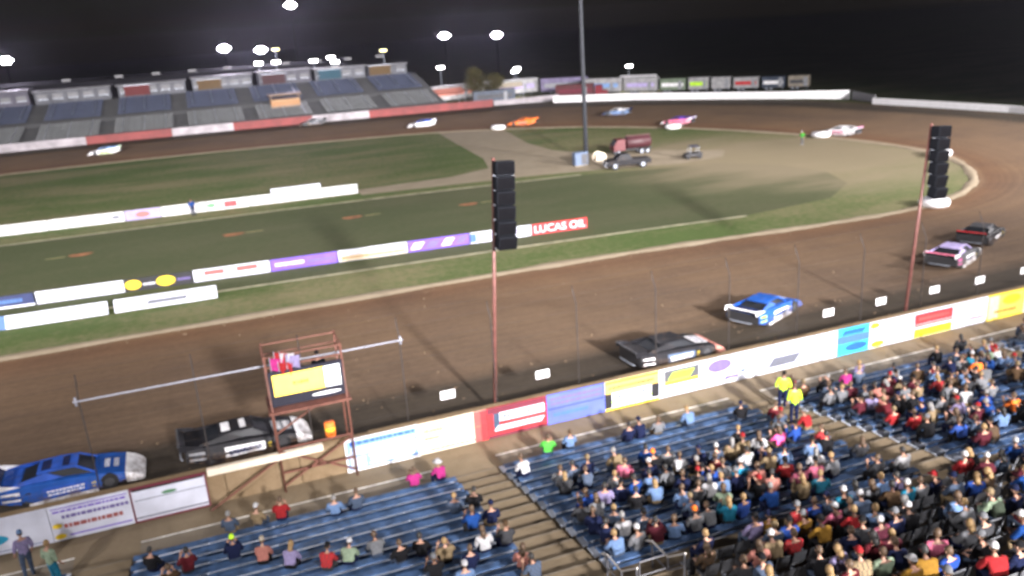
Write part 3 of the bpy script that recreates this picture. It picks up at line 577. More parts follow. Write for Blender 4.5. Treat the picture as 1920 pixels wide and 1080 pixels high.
CAR['spoiler'] = MB().add([(-2.5, -.97, .985), (-2.5, .97, .985), (-2.76, .97, 1.21), (-2.76, -.97, 1.21), (-2.53, -.97, .975), (-2.53, .97, .975), (-2.79, .97, 1.2), (-2.79, -.97, 1.2)], [(0, 1, 2, 3), (7, 6, 5, 4), (0, 4, 5, 1), (1, 5, 6, 2), (2, 6, 7, 3), (3, 7, 4, 0)]).mesh('spoiler', None)
CAR['spoiler_trim'] = MB().box(-2.81, -2.74, -.98, .98, 1.19, 1.25).mesh('spoiler_trim', None)
CAR['rear'] = MB().box(-2.56, -2.505, -1.03, 1.03, .40, .95).mesh('rear_panel', None)
CAR['roofnum'] = MB().quad((-.95, -.46, 1.257), (.1, -.46, 1.264), (.1, .46, 1.264), (-.95, .46, 1.257)).mesh('roof_panel', None)
CAR['hoodnum'] = MB().quad((1.2, -.55, .787), (2.05, -.5, .638), (2.05, .5, .638), (1.2, .55, .787)).mesh('hood_panel', None)
CAR['deck'] = MB().quad((-2.4, -.8, .992), (-1.75, -.8, .99), (-1.75, .8, .99), (-2.4, .8, .992)).mesh('deck_panel', None)
CAR['skirt'] = MB().box(-1.5, 1.05, -1.15, -1.132, .09, .22).mesh('skirt', None)
CAR['skirt2'] = MB().box(-1.5, 1.05, 1.132, 1.15, .09, .22).mesh('skirt', None)
CAR['bumper'] = MB().tube([(-2.72, -.7, .45), (-2.78, -.5, .45), (-2.78, .5, .45), (-2.72, .7, .45)], .035, 6).mesh('bumper', STEEL)
CAR['grille'] = MB().quad((2.62, -.5, .14), (2.84, -.42, .145), (2.84, .42, .145), (2.62, .5, .14)).mesh('grille', DARK)
CAR['tyre'] = MB().tube([(0, -.19, 0), (0, -.17, 0), (0, .17, 0), (0, .19, 0)], [.31, .36, .36, .31], 18).mesh('tyre', RUBBER)
CAR['rim'] = MB().tube([(0, -.195, 0), (0, .195, 0)], .20, 14).mesh('rim', M('rim_metal', (.07, .07, .075), .5, .3))
rgd = random.Random(9)
for s_, nm in ((1, 'sail_l'), (-1, 'sail_r')):
    for key, x0, x1, z0, z1, y_ in (('decalA'+nm, -.8, .6, .34, .62, 1.15), ('decalB'+nm, -2.3, -1.85, .54, .78, 1.142), ('decalC'+nm, .85, 1.05, .3, .6, 1.15)):
        s4 = MB()
        for a in words(x0, x1, z0, z1, 2, rgd): s4.add([(a[0], s_*(y_-.012*(a[2]-.3)*5), a[2]), (a[1], s_*(y_-.012*(a[2]-.3)*5), a[2]), (a[1], s_*(y_-.012*(a[3]-.3)*5), a[3]), (a[0], s_*(y_-.012*(a[3]-.3)*5), a[3])], [(0, 1, 2, 3) if s_ < 0 else (3, 2, 1, 0)])
        CAR[key] = s4.mesh('decal', None)
s4 = MB()
for a in words(-.4, .4, 0, 1, 2, rgd): s4.quad((1.3+.7*a[2], a[0], .782-.7*a[2]*.175), (1.3+.7*a[2], a[1], .782-.7*a[2]*.175), (1.3+.7*a[3], a[1], .782-.7*a[3]*.175), (1.3+.7*a[3], a[0], .782-.7*a[3]*.175))
CAR['decalhood'] = s4.mesh('decal', None)
for me in CAR.values():
    if not me.materials: me.materials.append(BLACK)
def paint(o, mt):
    o.material_slots[0].link = 'OBJECT'; o.material_slots[0].material = mt; return o
def race_car(label, x, y, head, main, second, door, roof, spoil, trim, quarter=None, nose=None, scale=.98, deck=None, hoodp=None, steer=0, roofp=None):
    t = thing('race_car', label, 'race car', (x, y, track_z(x, y)), R(head), 'race cars on the dirt track'); t.scale = (scale,)*3
    p = lambda k, n, c: paint(ob(n, CAR[k], t), c if not isinstance(c, str) else CARP(c))
    bd = p('body', 'body', main); p('hood', 'hood', main); p('nose', 'nose', nose or second); p('roof', 'roof', roof); p('cockpit', 'cockpit', GLASS)
    for s_ in ('sail_l', 'sail_r'):
        p(s_, 'sail_panel', roof); p('fin'+s_, 'spoiler_fin', second); p('pil'+s_, 'pillar', roof)
        paint(ob('door_panel', CAR['door'+s_], bd), CARP(door)); paint(ob('quarter_panel', CAR['quarter'+s_], bd), CARP(quarter or second))
    p('spoiler', 'spoiler', spoil); p('spoiler_trim', 'spoiler_trim', trim); p('rear', 'rear_panel', BLACK); p('skirt', 'skirt', second); p('skirt2', 'skirt', second)
    if deck: p('deck', 'deck_panel', deck)
    if hoodp: p('hoodnum', 'hood_panel', hoodp)
    if roofp: p('roofnum', 'roof_panel', roofp)
    cA = 'navy' if door in ('white', 'lightblue', 'grey', 'lime', 'pink', 'salmon') else 'white'; cB = 'darkgrey' if (quarter or second) in ('white', 'lime', 'grey', 'palegreen', 'lightblue') else 'grey'
    for s_ in ('sail_l', 'sail_r'):
        for k_, c_ in (('decalA', cA), ('decalB', cB), ('decalC', 'yellow')): paint(ob('decal', CAR[k_+s_], bd), CARP(c_))
    p('decalhood', 'decal', 'white' if main in ('black', 'royal', 'darkgrey', 'slate', 'orange') and not hoodp == 'white' else 'navy')
    ob('bumper', CAR['bumper'], t); ob('grille', CAR['grille'], t)
    for wx in (-1.45, 1.52):
        for wy_ in (-.925, .925):
            wh = ob('wheel', None, t, (wx, wy_, .36), (0, 0, R(steer) if wx > 0 else 0)); ob('tyre', CAR['tyre'], wh); ob('rim', CAR['rim'], wh)
    return t
race_car('blue late model race car with white nose beside the wall board with purple border lines', -7.5, 35.3, 2, 'royal', 'white', 'blue', 'blue', 'navy', 'white', quarter='white', nose='white', deck='blue', roofp='navy', hoodp='royal')
race_car('black and white race car passing behind the flag stand', -.5, 35.4, 3, 'black', 'black', 'white', 'black', 'black', 'darkgrey', quarter='grey', nose='white', hoodp='grey', roofp='white')
race_car('black race car with white hood hugging the front wall', 20.9, 34.9, 4, 'black', 'black', 'slate', 'black', 'black', 'darkgrey', quarter='white', nose='salmon', hoodp='white')
race_car('bright blue race car with white rear quarters and white spoiler edge', 29.0, 37.9, 24, 'royal', 'white', 'white', 'royal', 'black', 'white', quarter='lime', nose='royal', deck='navy')
race_car('black and white race car with pink spoiler edge entering the first turn', 46.2, 40.4, 24, 'darkgrey', 'white', 'white', 'lilac', 'black', 'pink', quarter='magenta', nose='white', deck='darkgrey')
race_car('black race car with a bright red spoiler edge leading into the first turn', 52.3, 43.5, 26, 'black', 'black', 'black', 'darkgrey', 'black', 'red', quarter='black', deck='darkgrey')
race_car('pale pink and white race car coming off the first turn', 82.6, 92.6, 112, 'white', 'white', 'pink', 'white', 'white', 'magenta', quarter='white', nose='white', hoodp='white')
race_car('pink race car with purple roof beside the white tyre', 73.2, 119.6, 128, 'pink', 'white', 'pink', 'purple', 'white', 'purple', quarter='white', nose='white', hoodp='white')
race_car('dark blue and white race car running high below the far white wall', 71, 137, 140, 'slate', 'navy', 'lightblue', 'white', 'navy', 'navy', quarter='lightblue', nose='navy')
race_car('orange race car passing the gravel road mouth', 54, 140.6, 148, 'orange', 'orange', 'salmon', 'orange', 'salmon', 'orange', quarter='orange', nose='orange')
race_car('white race car with blue roof on the back straight', 38.5, 153, 168, 'white', 'white', 'white', 'blue', 'purple', 'blue', quarter='white', nose='white')
race_car('black and grey race car close to the far wall below the orange kiosk', 20.6, 169.2, 176, 'darkgrey', 'black', 'grey', 'grey', 'black', 'white', quarter='black', nose='black')
race_car('white race car with yellow green sides on the back straight', -16.6, 161.0, 182, 'white', 'palegreen', 'lime', 'lightblue', 'white', 'white', quarter='palegreen', nose='white')
# half buried tyres on the inside edge
ty = MB().tube([(0, 0, 0), (0, 0, .08), (0, 0, .3), (0, 0, .52), (0, 0, .56), (0, 0, .5)], [.82, .95, 1.0, .93, .6, .42], 20)
tym = ty.mesh('marker_tyre', WHITE, True)
for x, y, rz, lab in ((48.9, 139.6, -.6, 'white painted half tyre where the gravel road meets the track'), (70.4, 116.6, -1, 'white painted half tyre below the pink race car'), (79.9, 93.4, -1.3, 'white painted half tyre beside the pale pink race car'), (79.2, 72.5, .9, 'white painted half tyre behind the loudspeaker by the first turn'), (59.5, 54.6, .1, 'white painted half tyre at the first turn entry beside the red pole')):
    o = tag(ob('marker_tyre', tym, None, (x, y, .05), (0, 0, rz)), lab, 'tyre', 'white tyres along the inside edge'); o.scale = (1.3, 1.3, 1.2)

# ------------------------------------------------------------------ trucks and trailers
WHL = MB().tube([(0, -.14, 0), (0, .14, 0)], .45, 16).mesh('tyre', RUBBER); WHR = MB().tube([(0, -.15, 0), (0, .15, 0)], .24, 12).mesh('rim', STEEL)
def wheels(t, xs, w_):
    for x in xs:
        for s_ in (-1, 1):
            h = ob('wheel', None, t, (x, s_*w_, .45)); ob('tyre', WHL, h); ob('rim', WHR, h)
def pickup(label, x, y, rz, c, load=None):
    t = thing('pickup_truck', label, 'truck', (x, y, .012), R(rz)); p = CARP(c)
    prof = [(-2.8, .5), (-2.8, 1.05), (-.7, 1.1), (-.5, 1.12), (-.1, 1.78), (1.0, 1.8), (1.55, 1.18), (2.6, 1.08), (2.8, .9), (2.8, .45)]
    s = MB(); n = len(prof)
    for yy in (-.95, .95): s.v += [(a, yy*(1 if b < 1.2 else .82), b) for a, b in prof]
    s.f += [tuple(range(n)), tuple(range(2*n-1, n-1, -1))]+[(i, n+i, n+(i+1) % n, (i+1) % n) for i in range(n)]; s.m += [0]*(n+2)
    s.build('body', p, t, bevel=.03)
    for s_ in (-1, 1): MB().add([(-.35, .9*s_, 1.2), (1.35, .9*s_, 1.2), (.95, .815*s_, 1.7), (-.05, .815*s_, 1.7)], [(0, 1, 2, 3)]).build('side_window', GLASS, t)
    MB().quad((1.56, -.8, 1.22), (1.56, .8, 1.22), (1.06, .7, 1.76), (1.06, -.7, 1.76)).build('windscreen', GLASS, t)
    MB().box(-2.7, -.6, -.8, .8, .95, 1.13).build('cargo_bed', BLACK, t)
    for s_ in (-.7, .7): MB().box(2.79, 2.84, s_-.18, s_+.18, .8, .98).build('headlight', P('white'), t)
    MB().box(2.8, 2.95, -.9, .9, .45, .62).build('bumper', STEEL, t)
    wheels(t, (-1.75, 1.75), .86); return t
pickup('black pickup truck parked on the gravel path beside the infield mast', 48, 90.2, 168, 'black')
def tanker():
    t = thing('water_truck', 'dark red water truck parked behind the black pickup', 'truck', (53.5, 99.2, .012), R(172))
    MB().tube([(-3.2, 0, 1.9), (-3.0, 0, 1.9), (.9, 0, 1.9), (1.1, 0, 1.9)], [.8, 1.05, 1.05, .8], 16).build('tank', M('tank_maroon', (.05, .014, .018), .5), t, smooth=True)
    MB().box(-3.3, 3.2, -.5, .5, .7, .9).build('chassis', BLACK, t)
    MB().add([(1.4, -1.1, .8), (3.4, -1.1, .8), (3.4, 1.1, .8), (1.4, 1.1, .8), (1.4, -1.05, 2.6), (2.7, -1.05, 2.6), (2.7, 1.05, 2.6), (1.4, 1.05, 2.6), (3.4, -1.1, 1.6), (3.4, 1.1, 1.6)],
        [(0, 3, 2, 1), (4, 5, 6, 7), (0, 1, 8, 5, 4), (3, 7, 6, 9, 2), (1, 2, 9, 8), (0, 4, 7, 3), (8, 9, 6, 5)]).build('cab', M('cab_maroon', (.10, .018, .022), .5), t, bevel=.04)
    MB().quad((3.36, -.95, 1.68), (3.36, .95, 1.68), (2.78, .9, 2.5), (2.78, -.9, 2.5)).build('windscreen', GLASS, t)
    MB().box(-3.25, 1.0, -.2, .2, 2.92, 3.0).build('walkway_rail', M('rail_pink', (.12, .06, .055), .5), t)
    t.scale = (.82, .82, .82)
    wheels(t, (-2.4, -1.4, 2.5), .9)
tanker()
t = thing('utility_cart', 'small dark utility cart on the end of the gravel path', 'cart', (57.5, 90.5, .012), R(165))
MB().add([(-1.1, -.6, .3), (1.1, -.6, .3), (1.1, .6, .3), (-1.1, .6, .3), (-1.1, -.6, .75), (.5, -.6, .75), (1.1, -.5, .6), (1.1, .5, .6), (.5, .6, .75), (-1.1, .6, .75)], [(0, 3, 2, 1), (0, 1, 6, 5, 4), (3, 9, 8, 7, 2), (1, 2, 7, 6), (4, 5, 8, 9), (5, 6, 7, 8), (0, 4, 9, 3)]).build('body', P('black'), t, bevel=.03)
MB().box(-.7, .5, -.6, .6, 1.55, 1.6).build('canopy', P('navy'), t, bevel=.02)
for a in (-.65, .45):
    for s_ in (-.55, .55): MB().bar((a, s_, .7), (a, s_, 1.55), .04).build('post', STEEL, t)
for a in (-.75, .75):
    for s_ in (-.6, .6): o = ob('wheel', CAR['tyre'], t, (a, s_, .27)); o.scale = (.75, .6, .75)
def trailer(label, x, y, rz, L, H, main, stripe_, group='trailers parked outside the second turn', z=-.36, cab=False):
    t = thing('race_trailer', label, 'trailer', (x, y, z), R(rz), group)
    MB().box(-L/2, L/2, -1.27, 1.27, .75, H).build('body', M('trailer_'+main, tuple(.4*q for q in PAL[main]), .5, var=.2, scale=1), t, bevel=.06)
    if stripe_:
        for s_ in (-1, 1): MB().box(-L*.42, L*.42, min(1.272*s_, 1.28*s_), max(1.272*s_, 1.28*s_), .75+(H-.75)*.3, .75+(H-.75)*.62).build('graphic_band', CARP(stripe_), t)
    for s_ in (-1, 1): 
        d = MB().box(L*.22, L*.22+.85, min(1.283*s_, 1.293*s_), max(1.283*s_, 1.293*s_), .8, min(2.8, H-.2)).build('door', CARP('grey'), t)
    MB().box(-L*.45, L*.45, -1.2, 1.2, .55, .75).build('chassis', BLACK, t)
    wheels(t, (-L*.28, -L*.28+1.0), 1.1)
    MB().bar((L*.38, 0, 0), (L*.38, 0, .6), .12).build('landing_leg', STEEL, t)
    if cab:
        MB().add([(L/2+.3, -1.15, .5), (L/2+3.2, -1.1, .5), (L/2+3.2, 1.1, .5), (L/2+.3, 1.15, .5), (L/2+.3, -1.15, 3), (L/2+1.9, -1.1, 2.9), (L/2+1.9, 1.1, 2.9), (L/2+.3, 1.15, 3), (L/2+3.2, -1.0, 1.6), (L/2+3.2, 1.0, 1.6), (L/2+2.0, -1.05, 1.75), (L/2+2.0, 1.05, 1.75)],
            [(0, 3, 2, 1), (4, 5, 6, 7), (0, 1, 8, 10, 5, 4), (3, 7, 6, 11, 9, 2), (1, 2, 9, 8), (0, 4, 7, 3), (8, 9, 11, 10), (10, 11, 6, 5)]).build('cab', CARP(main), t, bevel=.05)
        wheels(t, (L/2+1.1, L/2+2.6), 1.0)
    return t
TR = [(10, 3.9, 'white', 'lightblue', 'long white trailer beside the lit pit awning'), (8, 3.7, 'white', 'lilac', 'white trailer with a lilac band outside the second turn'), (6, 3.3, 'palegreen', 'white', 'pale green trailer outside the second turn'), (4.6, 3.4, 'white', 'lime', 'lime and white trailer outside the second turn'),
      (4.2, 3.3, 'white', None, 'white trailer with no markings outside the second turn'), (5.5, 3.1, 'white', 'red', 'white trailer with a red band outside the second turn'), (5, 3.0, 'slate', 'white', 'navy trailer with a white band outside the second turn'), (4.4, 3.1, 'cream', 'darkgrey', 'cream trailer at the end of the row outside the second turn')]
d_ = 0
for L_, h_, c_, st_c, lab in TR:
    d_ += L_/2; trailer(lab, 89+.707*d_, 189-.707*d_, -45, L_, h_, c_, st_c); d_ += L_/2+.7
trailer('dark red hauler parked by the pit entry', 83.5, 182, -30, 9, 3.4, 'darkred', 'maroon', group='haulers in the pit', cab=True)
trailer('pinkish white hauler behind the tree', 60, 205, 8, 14, 4.2, 'white', 'salmon', group='haulers in the pit', cab=True)
trailer('white hauler behind the lit awning', 76, 205, -8, 14, 4.2, 'white', 'lilac', group='haulers in the pit')
trailer('grey lilac hauler beyond the red hauler', 88, 198, -30, 12, 4.0, 'lilac', 'grey', group='haulers in the pit')
trailer('dark hauler parked behind the far wall end', 66, 190, -12, 10, 3.2, 'slate', 'darkgrey', group='haulers in the pit')
def awning(label, x, y, rz, L, c, lit=0):
    t = thing('awning', label, 'awning', (x, y, -.36), R(rz), 'awnings in the pit')
    MB().add([(-L/2, -2, 2.9), (L/2, -2, 2.9), (L/2, 2, 2.9), (-L/2, 2, 2.9), (-L/2, 0, 3.9), (L/2, 0, 3.9)], [(0, 1, 5, 4), (2, 3, 4, 5), (0, 4, 3), (1, 2, 5), (0, 3, 2, 1)]).build('canopy', P(c), t)
    for a in (-1, 1):
        for b in (-1, 1): MB().bar((a*(L/2-.1), b*1.9, 0), (a*(L/2-.1), b*1.9, 2.9), .08).build('post', STEEL, t)
    if lit:
        MB().box(-L*.3, L*.3, -.1, .1, 2.78, 2.84).build('strip_light', LAMP2, t)
        l = bpy.data.lights.new('strip', 'AREA'); l.shape = 'RECTANGLE'; l.size = L*.6; l.size_y = .3; l.energy = lit; l.color = (1, .9, .82); lo = bpy.data.objects.new('strip', l); COL.objects.link(lo); lo.parent = t; lo.location = (0, 0, 2.7)
awning('pinkish awning lit from below beside the tree', 57, 199, 6, 8, 'salmon', 900)
awning('cream awning lit from below in the pit', 72.5, 199, -8, 8, 'cream', 1800)
awning('white lit awning beside the long white trailer', 102, 185, -44, 9, 'white', 1500)
awning('white awning between the tree and the far stand', 54.5, 206, 4, 7, 'white', 500)

# ------------------------------------------------------------------ far walls
def wall_run(label, pts, h, cols, th=.35, name='barrier_wall', drop=0):
    t = thing(name, label, 'wall', (0, 0, 0))
    for i in range(len(pts)-1):
        a, b = Vector(pts[i]), Vector(pts[i+1]); d = (b-a); n = max(1, round(d.length/4.0))
        for k in range(n):
            p = a+d*(k/n); q = a+d*((k+1)/n); u = d.normalized()*.012; nn = Vector((-d.y, d.x)).normalized()*th/2; z = track_z(*((p+q)/2))-drop
            s = MB(); s.add([(p.x+u.x+nn.x, p.y+u.y+nn.y, z-.3), (q.x-u.x+nn.x, q.y-u.y+nn.y, z-.3), (q.x-u.x-nn.x, q.y-u.y-nn.y, z-.3), (p.x+u.x-nn.x, p.y+u.y-nn.y, z-.3),
                             (p.x+u.x+nn.x, p.y+u.y+nn.y, z+h), (q.x-u.x+nn.x, q.y-u.y+nn.y, z+h), (q.x-u.x-nn.x, q.y-u.y-nn.y, z+h), (p.x+u.x-nn.x, p.y+u.y-nn.y, z+h)],
                            [(0, 1, 2, 3), (7, 6, 5, 4), (0, 4, 5, 1), (1, 5, 6, 2), (2, 6, 7, 3), (3, 7, 4, 0)])
            s.build('wall_panel', cols(p.x), t)
    return t
RW = M('red_wall_paint', (.17, .024, .022), .6, var=.2, scale=.6); WW = M('white_wall_paint', (.30, .275, .295), .6, var=.2, scale=.6); GW = M('grey_gate_paint', (.22, .22, .23), .6)
def rw(x): return RW if (-24 < x < -8 or 5 < x < 18 or 30 < x < 60) else WW
wall_run('red and white painted wall along the back straight', [(-70, 174.3), (-32, 174.4), (2, 173.4), (36, 170.5), (58, 168)], 1.45, rw)
wall_run('short white wall at the pit exit', [(58.6, 169.2), (68, 169.6), (74, 170)], 1.0, lambda x: WW, name='barrier_wall')
wall_run('long white wall around the outside of the second turn', [(70, 163.6), (82.6, 153.6), (93.2, 139.8), (101.6, 128.2), (109, 120.5)], 1.3, lambda x: WHITE)
wall_run('grey steel gate panel between the two white turn walls', [(109, 119.8), (105.8, 111)], 1.2, lambda x: GW, th=.15, name='steel_gate')
wall_run('white wall around the outside of the first turn', [(104.4, 110), (105.8, 100), (107.3, 87), (106.6, 75), (101.7, 60), (90.6, 45.6), (76, 36.6)], .95, lambda x: WHITE)

# ------------------------------------------------------------------ far stand
FCON = nodes_mat('grey_concrete', dirt_build((.085, .088, .092), (.13, .132, .132), .4))
s = MB(); prof = [(174.6, 1.2), (177, 1.6), (189, 4.0), (190.5, 4.6), (204, 7.4), (211, 7.5), (226, .5), (230, -.36)]
for x in (-80, 51): s.v += [(x, a, b) for a, b in prof]
n = len(prof)
for i in range(n-1): s.f.append((i, n+i, n+i+1, i+1)); s.m.append(0)
s.f += [tuple(range(n)), tuple(range(2*n-1, n-1, -1))]; s.m += [0, 0]
tag(s.build('terrace', FCON), kind='structure')
bl = MB().box(-5.2, 5.2, -.2, .2, -.06, .06).mesh('seat_plank', M('far_blue_plank', (.022, .036, .085), .6, var=.3)); al_ = MB().box(-5.4, 5.4, -.3, .3, -.05, .05).mesh('seat_plank', M('far_grey_plank', (.15, .16, .165), .6, var=.3))
leg_me = MB().bar((0, -5.2, -.6), (0, 5.2, -.6+2.1), .1).mesh('stringer', STEEL)
ORD = ['first', 'second', 'third', 'fourth', 'fifth', 'sixth', 'seventh', 'eighth', 'ninth', 'tenth', 'eleventh', 'twelfth']
for i in range(9):
    x = -70+13.6*i+5
    if x > 46: break
    u = thing('bleacher', '%s blue upper bleacher block counting from the pit end of the far stand' % ORD[8-i], 'bleacher', (x, 197, 6.3), 0, 'blue bleachers of the far stand')
    for k in range(13): ob('seat_plank', bl, u, (0, -6.2+k*.98, -1.25+k*.205+.12))
    for sx in (-4, 0, 4): ob('stringer', leg_me, u, (sx, 0, 0))
    v = thing('bleacher', '%s grey lower bleacher block counting from the pit end of the far stand' % ORD[8-i], 'bleacher', (x, 183, 3.2), 0, 'grey bleachers of the far stand')
    for k in range(10): ob('seat_plank', al_, v, (0, -4.6+k*1.0, -.85+k*.2+.25))
    for sx in (-4, 0, 4): ob('stringer', leg_me, v, (sx, 0, -.1))
SUI = [(-58, 16, 'grey'), (-41, 15, 'lilac'), (-25, 15, 'grey'), (-9, 14, 'grey'), (6, 13, 'grey'), (20, 12, 'slate'), (33, 12, 'grey'), (44.5, 9.5, 'grey')]
SIGN = {1: ('gold', 'yellow'), 3: ('red', 'red'), 4: ('mustard', 'olive gold'), 5: ('darkred', 'maroon'), 6: ('teal', 'dull blue'), 7: ('mustard', 'olive')}
for i, (x, L, c) in enumerate(SUI):
    Hs = [2.7, 3.1, 2.6, 2.5, 2.8, 2.9, 2.6, 2.4][i]
    t = thing('suite_building', 'grey suite block on top of the far stand, %s from the pit end' % ORD[7-i], 'building', (x, 208, 7.5), 0, 'suite blocks on the far stand')
    MB().box(-L/2, L/2, -2.4, 2.4, -.1, Hs).build('wall', M('suite_'+c, {'grey': (.078, .082, .095), 'lilac': (.07, .066, .088), 'slate': (.06, .06, .075)}[c], .7, var=.2, scale=.7), t)
    MB().box(-L/2-.3, L/2+.3, -3.1, 2.7, Hs, Hs+.22).build('roof', M('suite_roof', (.13, .13, .14), .6), t)
    nw = int(L/2.6)
    for k in range(nw):
        xx = -L/2+(k+.5)*L/nw
        wn = MB().box(xx-.95, xx+.95, -2.43, -2.405, 1.0, 2.0).build('window', M('suite_window', (.045, .047, .055), .4), t); MB().box(xx-1.02, xx+1.02, -2.46, -2.41, .9, .99).build('sill', STEEL, wn)
    if i in SIGN:
        cc, nm = SIGN[i]
        sg_ = thing('banner', '%s banner hung on the front of a far suite block' % nm, 'banner', (x-L*.22 if i != 7 else x-2, 208-3.2, 7.4))
        MB().box(-2.6, 2.6, -.04, .04, .4, 2.5).build('cloth', M('banner_'+cc, tuple(.16*q+.012 for q in PAL[cc]), .8, var=.2), sg_); MB().box(-2.7, 2.7, -.03, .06, 2.5, 2.6).build('rod', STEEL, sg_)
t = thing('long_shed', 'long dark shed with pale roof vents behind the far suites', 'building', (-12, 219, -.36))
MB().box(-62, 48, -4, 4, 0, 11.6).build('wall', M('shed_wall', (.012, .012, .014), .9, spec=.05), t); MB().add([(-63, -4.6, 11.6), (49, -4.6, 11.6), (49, 4.6, 11.6), (-63, 4.6, 11.6), (-63, 0, 12.3), (49, 0, 12.3)], [(0, 1, 5, 4), (2, 3, 4, 5), (0, 4, 3), (1, 2, 5)]).build('roof', M('shed_roof', (.015, .015, .018), .9, spec=.05), t)
for x in (-46, -27, -16, -8, 0, 8, 15, 21.8, 29.5, 37, 45): MB().box(-.9, .9, -.5, .5, 0, .6).build('roof_vent', M('vent_metal', (.12, .12, .13), .5), t, (x+12, -2.6, 11.8))
t = thing('kiosk', 'orange kiosk with a dark roof among the far bleachers', 'kiosk', (17.5, 187, 3.7))
MB().box(-3, 3, -1.5, 1.5, 0, 1.7).build('wall', M('kiosk_orange', (.30, .15, .06), .6), t, bevel=.03); MB().box(-3.4, 3.4, -2, 1.9, 2.5, 2.8).build('roof', P('brown'), t)
for sx in (-2.9, 2.9): MB().box(sx-.1, sx+.1, -1.4, 1.4, 1.7, 2.5).build('post', P('brown'), t)
MB().box(-2.9, 2.9, -1.8, -1.5, 1.5, 1.62).build('counter', P('tan'), t)

# ------------------------------------------------------------------ trees
LEAF = nodes_mat('leaves', lambda t, b: t.links.new(ramp(t, noise(t, t.nodes.new('ShaderNodeTexCoord').outputs['Object'], 1.2, 3), [(.35, (.035, .038, .014)), (.65, (.09, .075, .03))]), b.inputs['Base Color']))
BARK = M('bark', (.09, .06, .04), .9, var=.3, scale=6, bump=.5)
def tree(label, x, y, h, rad, seed):
    rg = random.Random(seed); t = thing('tree', label, 'tree', (x, y, -.36), 0, 'trees by the pit')
    tr = MB().tube([(0, 0, 0), (.1, 0, h*.25), (-.05, .1, h*.55), (.1, 0, h*.85)], [.28, .22, .14, .05], 8)
    cl = []
    for i in range(16):
        a = rg.uniform(0, 6.28); zz = rg.uniform(.35, .95)*h; rr = rad*rg.uniform(.3, .95)*math.sin(min(1, (1.12-zz/h)*1.5)*1.57); p = (rr*math.cos(a), rr*math.sin(a), zz); cl.append(p)
        tr.tube([(0, 0, zz*.6), (p[0]*.5, p[1]*.5, zz*.85), p], [.09, .06, .02], 5)
    tr.build('trunk', BARK, t, smooth=True)
    lf = MB()
    for p in cl:
        for k in range(170):
            d = Vector((rg.gauss(0, 1), rg.gauss(0, 1), rg.gauss(0, .8)))*rad*.22; c = Vector(p)+d; u = Vector((rg.gauss(0, 1), rg.gauss(0, 1), rg.gauss(0, 1))).normalized()*.17; v = u.cross(Vector((rg.gauss(0, 1), rg.gauss(0, 1), rg.gauss(0, 1)))).normalized()*.12
            lf.add([c-u, c+v, c+u, c-v], [(0, 1, 2, 3)])
    lf.build('crown', LEAF, t)
tree('bushy dark tree standing in front of the pit haulers', 62.3, 193, 8.2, 3.4, 1)
tree('smaller dark tree beside the bushy tree in the pit', 68.5, 196, 6.2, 2.6, 2)

# ------------------------------------------------------------------ near stand
ROWS, RUN, RISE, Y0, Z0 = 12, .88, .16, 29.0, .46
def seat_pos(r): return (Y0-RUN*r, Z0+RISE*r)
s = MB(); prof = [(29.75, -.02)]
for r in range(ROWS):
    y, z = seat_pos(r); prof += [(y+.72, z-.50-RISE+.02), (y+.72, z-.50+.02)]
yE = seat_pos(ROWS-1)[0]-.25; zE = seat_pos(ROWS-1)[1]-.48; YW0, ZW = yE, zE+.30
prof += [(yE, zE), (yE, ZW)]
YU = YW0-1.35; R2, H2 = .86, .30; ZU = ZW+.55
prof += [(YU, ZW), (YU, ZU)]
for r in range(12): prof += [(YU-R2*(r+1), ZU+H2*r), (YU-R2*(r+1), ZU+H2*(r+1))]
prof += [(YU-R2*12-2, ZU+H2*12), (YU-R2*12-2, -.36)]
n = len(prof)
for x in (-40, 60): s.v += [(x, a, b) for a, b in prof]
for i in range(n-1): s.f.append((i, n+i, n+i+1, i+1)); s.m.append(0)
tag(s.build('stand_terrace', CONC), kind='structure')
SECT = [(-19, -7.1, 'the block beyond the left stairs'), (-4.9, 7.3, 'the block beside the flag stand'), (9.4, 21.4, 'the middle block'), (23.5, 35.2, 'the block past the yellow vested guards'), (37.2, 49, 'the block at the turn end')]
for x0, x1, nm in SECT:
    L = x1-x0; t = thing('bleacher', 'blue and silver bench rows of '+nm, 'bleacher', ((x0+x1)/2, Y0, 0), 0, 'blue bench blocks of the near stand')
    sp_ = MB().box(-L/2, L/2, -.155, .155, -.045, 0).mesh('seat_plank', BLUE_SEAT, bevel=.01); rs_ = MB().box(-L/2, L/2, -.012, .012, -.15, .0).mesh('riser_board', BLUE_SEAT); fp_ = MB().box(-L/2, L/2, -.138, .138, -.035, 0).mesh('foot_plank', ALU, bevel=.01)
    brk = MB()
    brk.bar((0, .0, -.05), (0, .0, -.46), .05); brk.bar((0, -.1, -.07), (0, .58, -.07-.40), .04, .05)
    brk = brk.mesh('support_bracket', ALU)
    for r in range(ROWS):
        y, z = seat_pos(r); y -= Y0
        ob('seat_plank', sp_, t, (0, y, z)); ob('riser_board', rs_, t, (0, y-.2, z-.08)); 
        ob('foot_plank', fp_, t, (0, y+.34, z-.42)); ob('foot_plank', fp_, t, (0, y+.62, z-.424))
        for k in range(int(L/2.4)+1): ob('support_bracket', brk, t, (-L/2+.25+k*(L-.5)/int(L/2.4), y, z))
